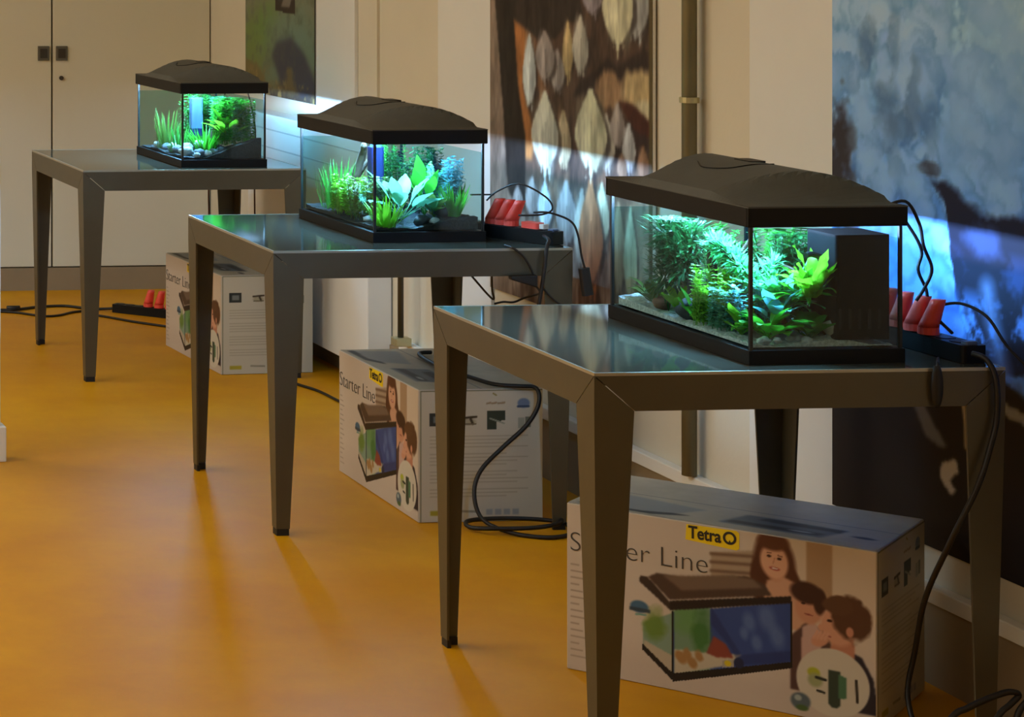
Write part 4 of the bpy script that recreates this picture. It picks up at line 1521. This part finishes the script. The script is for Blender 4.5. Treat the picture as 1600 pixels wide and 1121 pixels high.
for k in range(9):
    q = k / 8
    rr = .0125 * math.sin(PI * (.1 + .8 * q)) ** .6
    rings.append([(rr * math.cos(2 * PI * j / 12), .55 * rr * math.sin(2 * PI * j / 12), -.037 + .078 * q) for j in range(12)])
b.loft(rings)
b.build('body', M['rubber'], sw, smooth=True)
b = MB()
b.tube([(0, 0, .038), (.004, .004, .046), (.02, .03, .042), (.04, .06, .044)], .003, 8)
b.build('cable', M['cord'], sw, smooth=True)
cordobj('extension_cord', 'black cord heap on the floor in the lower right corner', [(2.52, 4.12, .006), (2.58, 4.16, .05), (2.652, 4.19, .108), (2.680, 4.19, .123), (2.718, 4.19, .139), (2.762, 4.19, .152), (2.783, 4.19, .146), (2.766, 4.188, .13), (2.738, 4.185, .106), (2.69, 4.15, .05), (2.69, 4.08, .007), (2.78, 4.03, .007), (2.87, 4.10, .05), (2.875, 4.17, .125), (2.83, 4.185, .150), (2.794, 4.18, .138), (2.765, 4.17, .10), (2.75, 4.12, .03), (2.76, 4.06, .007)], .006)

# cords of the middle table
cordobj('extension_cord', 'black cord over the middle carton ending in a floor coil', [(2.60, 6.62, .366), (2.553, 6.592, .366), (2.536, 6.381, .366), (2.56, 6.235, .366), (2.585, 6.13, .366), (2.64, 6.10, .366), (2.678, 6.092, .364), (2.684, 6.075, .345), (2.675, 6.07, .309), (2.642, 6.07, .262), (2.580, 6.07, .208), (2.518, 6.065, .149), (2.494, 6.05, .09), (2.505, 6.02, .03), (2.56, 5.96, .008), (2.64, 5.915, .006), (2.72, 5.95, .008), (2.725, 6.02, .016), (2.66, 6.06, .018), (2.56, 6.075, .018), (2.48, 6.06, .016), (2.468, 6.01, .012), (2.52, 5.97, .018), (2.62, 5.955, .022), (2.70, 5.985, .026), (2.733, 6.06, .03), (2.74, 6.085, .05), (2.735, 6.095, .12), (2.735, 6.10, .2)], .0058)
cordobj('plug_cord', None, [(2.578, 6.17, .858), (2.60, 6.15, .885), (2.64, 6.1, .91), (2.69, 6.05, .88), (2.70, 6.03, .85), (2.67, 6.03, .835), (2.62, 6.06, .83)], .0025, under=strip_b)
cordobj('lamp_cord', None, [(2.565, 6.25, .865), (2.59, 6.24, .866), (2.62, 6.22, .868)], .0022, under=AQO[1])
hs = thing('hanging_switch', 'black rounded switch hanging on a cord right of the middle table', 'switch', (2.762, 5.965, .665))
b = MB()
b.rbox(-.015, -.009, -.036, .015, .009, .036, .0085)
o = b.build('body', M['rubber'], hs)
o.rotation_euler = (0, -.15, 0)
b = MB()
b.tube([(-.002, 0, .034), (-.012, .0, .07), (-.022, 0, .125), (-.04, .005, .16), (-.09, .02, .18), (-.12, .05, .178)], .0028, 8)
b.build('cable', M['cord'], hs, smooth=True)
ad = thing('hanging_adaptor', 'flat black adaptor hanging under the middle table edge', 'adaptor', (2.607, 5.982, .671))
b = MB()
b.hexa([(-.045, -.011, .0), (.028, -.011, -.022), (.028, .011, -.022), (-.045, .011, .0)], [(-.045, -.011, .010), (.028, -.011, .012), (.028, .011, .012), (-.045, .011, .010)])
b.build('body', M['rubber'], ad, bevel=.004)
b = MB()
b.tube([(.02, .0, .01), (.012, -.0, .03), (-.008, 0, .06), (-.035, 0, .082), (-.045, .03, .086)], .003, 8)
b.build('cable', M['cord'], ad, smooth=True)
cordobj('strip_cord', None, [(2.69, 6.06, .774), (2.672, 5.99, .772), (2.665, 5.985, .755), (2.657, 5.982, .70), (2.648, 5.982, .64), (2.640, 5.985, .585), (2.636, 6.0, .52)], .005, under=strip_b)
cordobj('extension_cord', 'thin black cord drooping right below the middle table edge', [(2.655, 5.985, .645), (2.69, 5.985, .61), (2.73, 5.985, .592), (2.79, 5.99, .588), (2.86, 6.0, .60)], .0025)
cordobj('extension_cord', 'thin brown wire drooping under the middle table between its legs', [(2.56, 6.30, .67), (2.595, 6.30, .628), (2.65, 6.30, .569), (2.648, 6.30, .60), (2.647, 6.30, .675)], .003, 'brownpipe')
cordobj('extension_cord', 'kinked black wire below the middle table adaptor', [(2.655, 6.30, .556), (2.68, 6.30, .561), (2.71, 6.30, .560), (2.733, 6.28, .575), (2.74, 6.2, .60), (2.66, 6.05, .645), (2.632, 5.99, .655)], .003)
# floor and far table cords
cordobj('strip_cord', None, [(1.75, 9.75, .006), (1.95, 9.735, .006), (2.02, 9.727, .008), (2.13, 9.80, .006), (2.25, 9.82, .006), (2.34, 9.735, .006), (2.41, 9.705, .01), (2.437, 9.689, .015)], .006, under=strip_a)
cordobj('extension_cord', 'second black cord below the first on the floor before the cupboard', [(1.95, 9.70, .005), (2.02, 9.66, .005), (2.10, 9.57, .005), (2.17, 9.58, .005), (2.25, 9.66, .005), (2.34, 9.70, .005)], .005)
cordobj('cable_joint', 'black cord connector lying on the floor at the left edge', [(1.985, 9.733, .013), (2.04, 9.735, .013)], .011)
cordobj('extension_cord', 'black cord on the floor left of the far carton', [(2.30, 9.60, .005), (2.358, 9.532, .005), (2.443, 9.395, .005), (2.56, 9.25, .005)], .005)
cordobj('extension_cord', 'black cord on the floor between the far and middle cartons', [(2.64, 8.20, .005), (2.671, 8.029, .005), (2.703, 7.90, .005), (2.715, 7.70, .005), (2.74, 7.5, .005)], .005)
cordobj('lamp_cord', None, [(2.625, 8.70, 1.03), (2.66, 8.85, .98), (2.655, 8.95, .85), (2.64, 8.975, .76), (2.632, 8.976, .68), (2.630, 8.978, .58), (2.632, 8.98, .45), (2.63, 9.0, .2), (2.625, 9.05, .006)], .0032, 'browncord', under=AQO[2])
cordobj('pump_cord', None, [(2.625, 8.60, 1.03), (2.70, 8.72, 1.0), (2.775, 8.85, .85), (2.80, 8.93, .72), (2.808, 8.96, .60), (2.812, 8.97, .50), (2.815, 8.98, .40), (2.81, 9.0, .15), (2.80, 9.02, .006)], .0032, 'browncord', under=AQO[2])


bpy.context.view_layer.update()
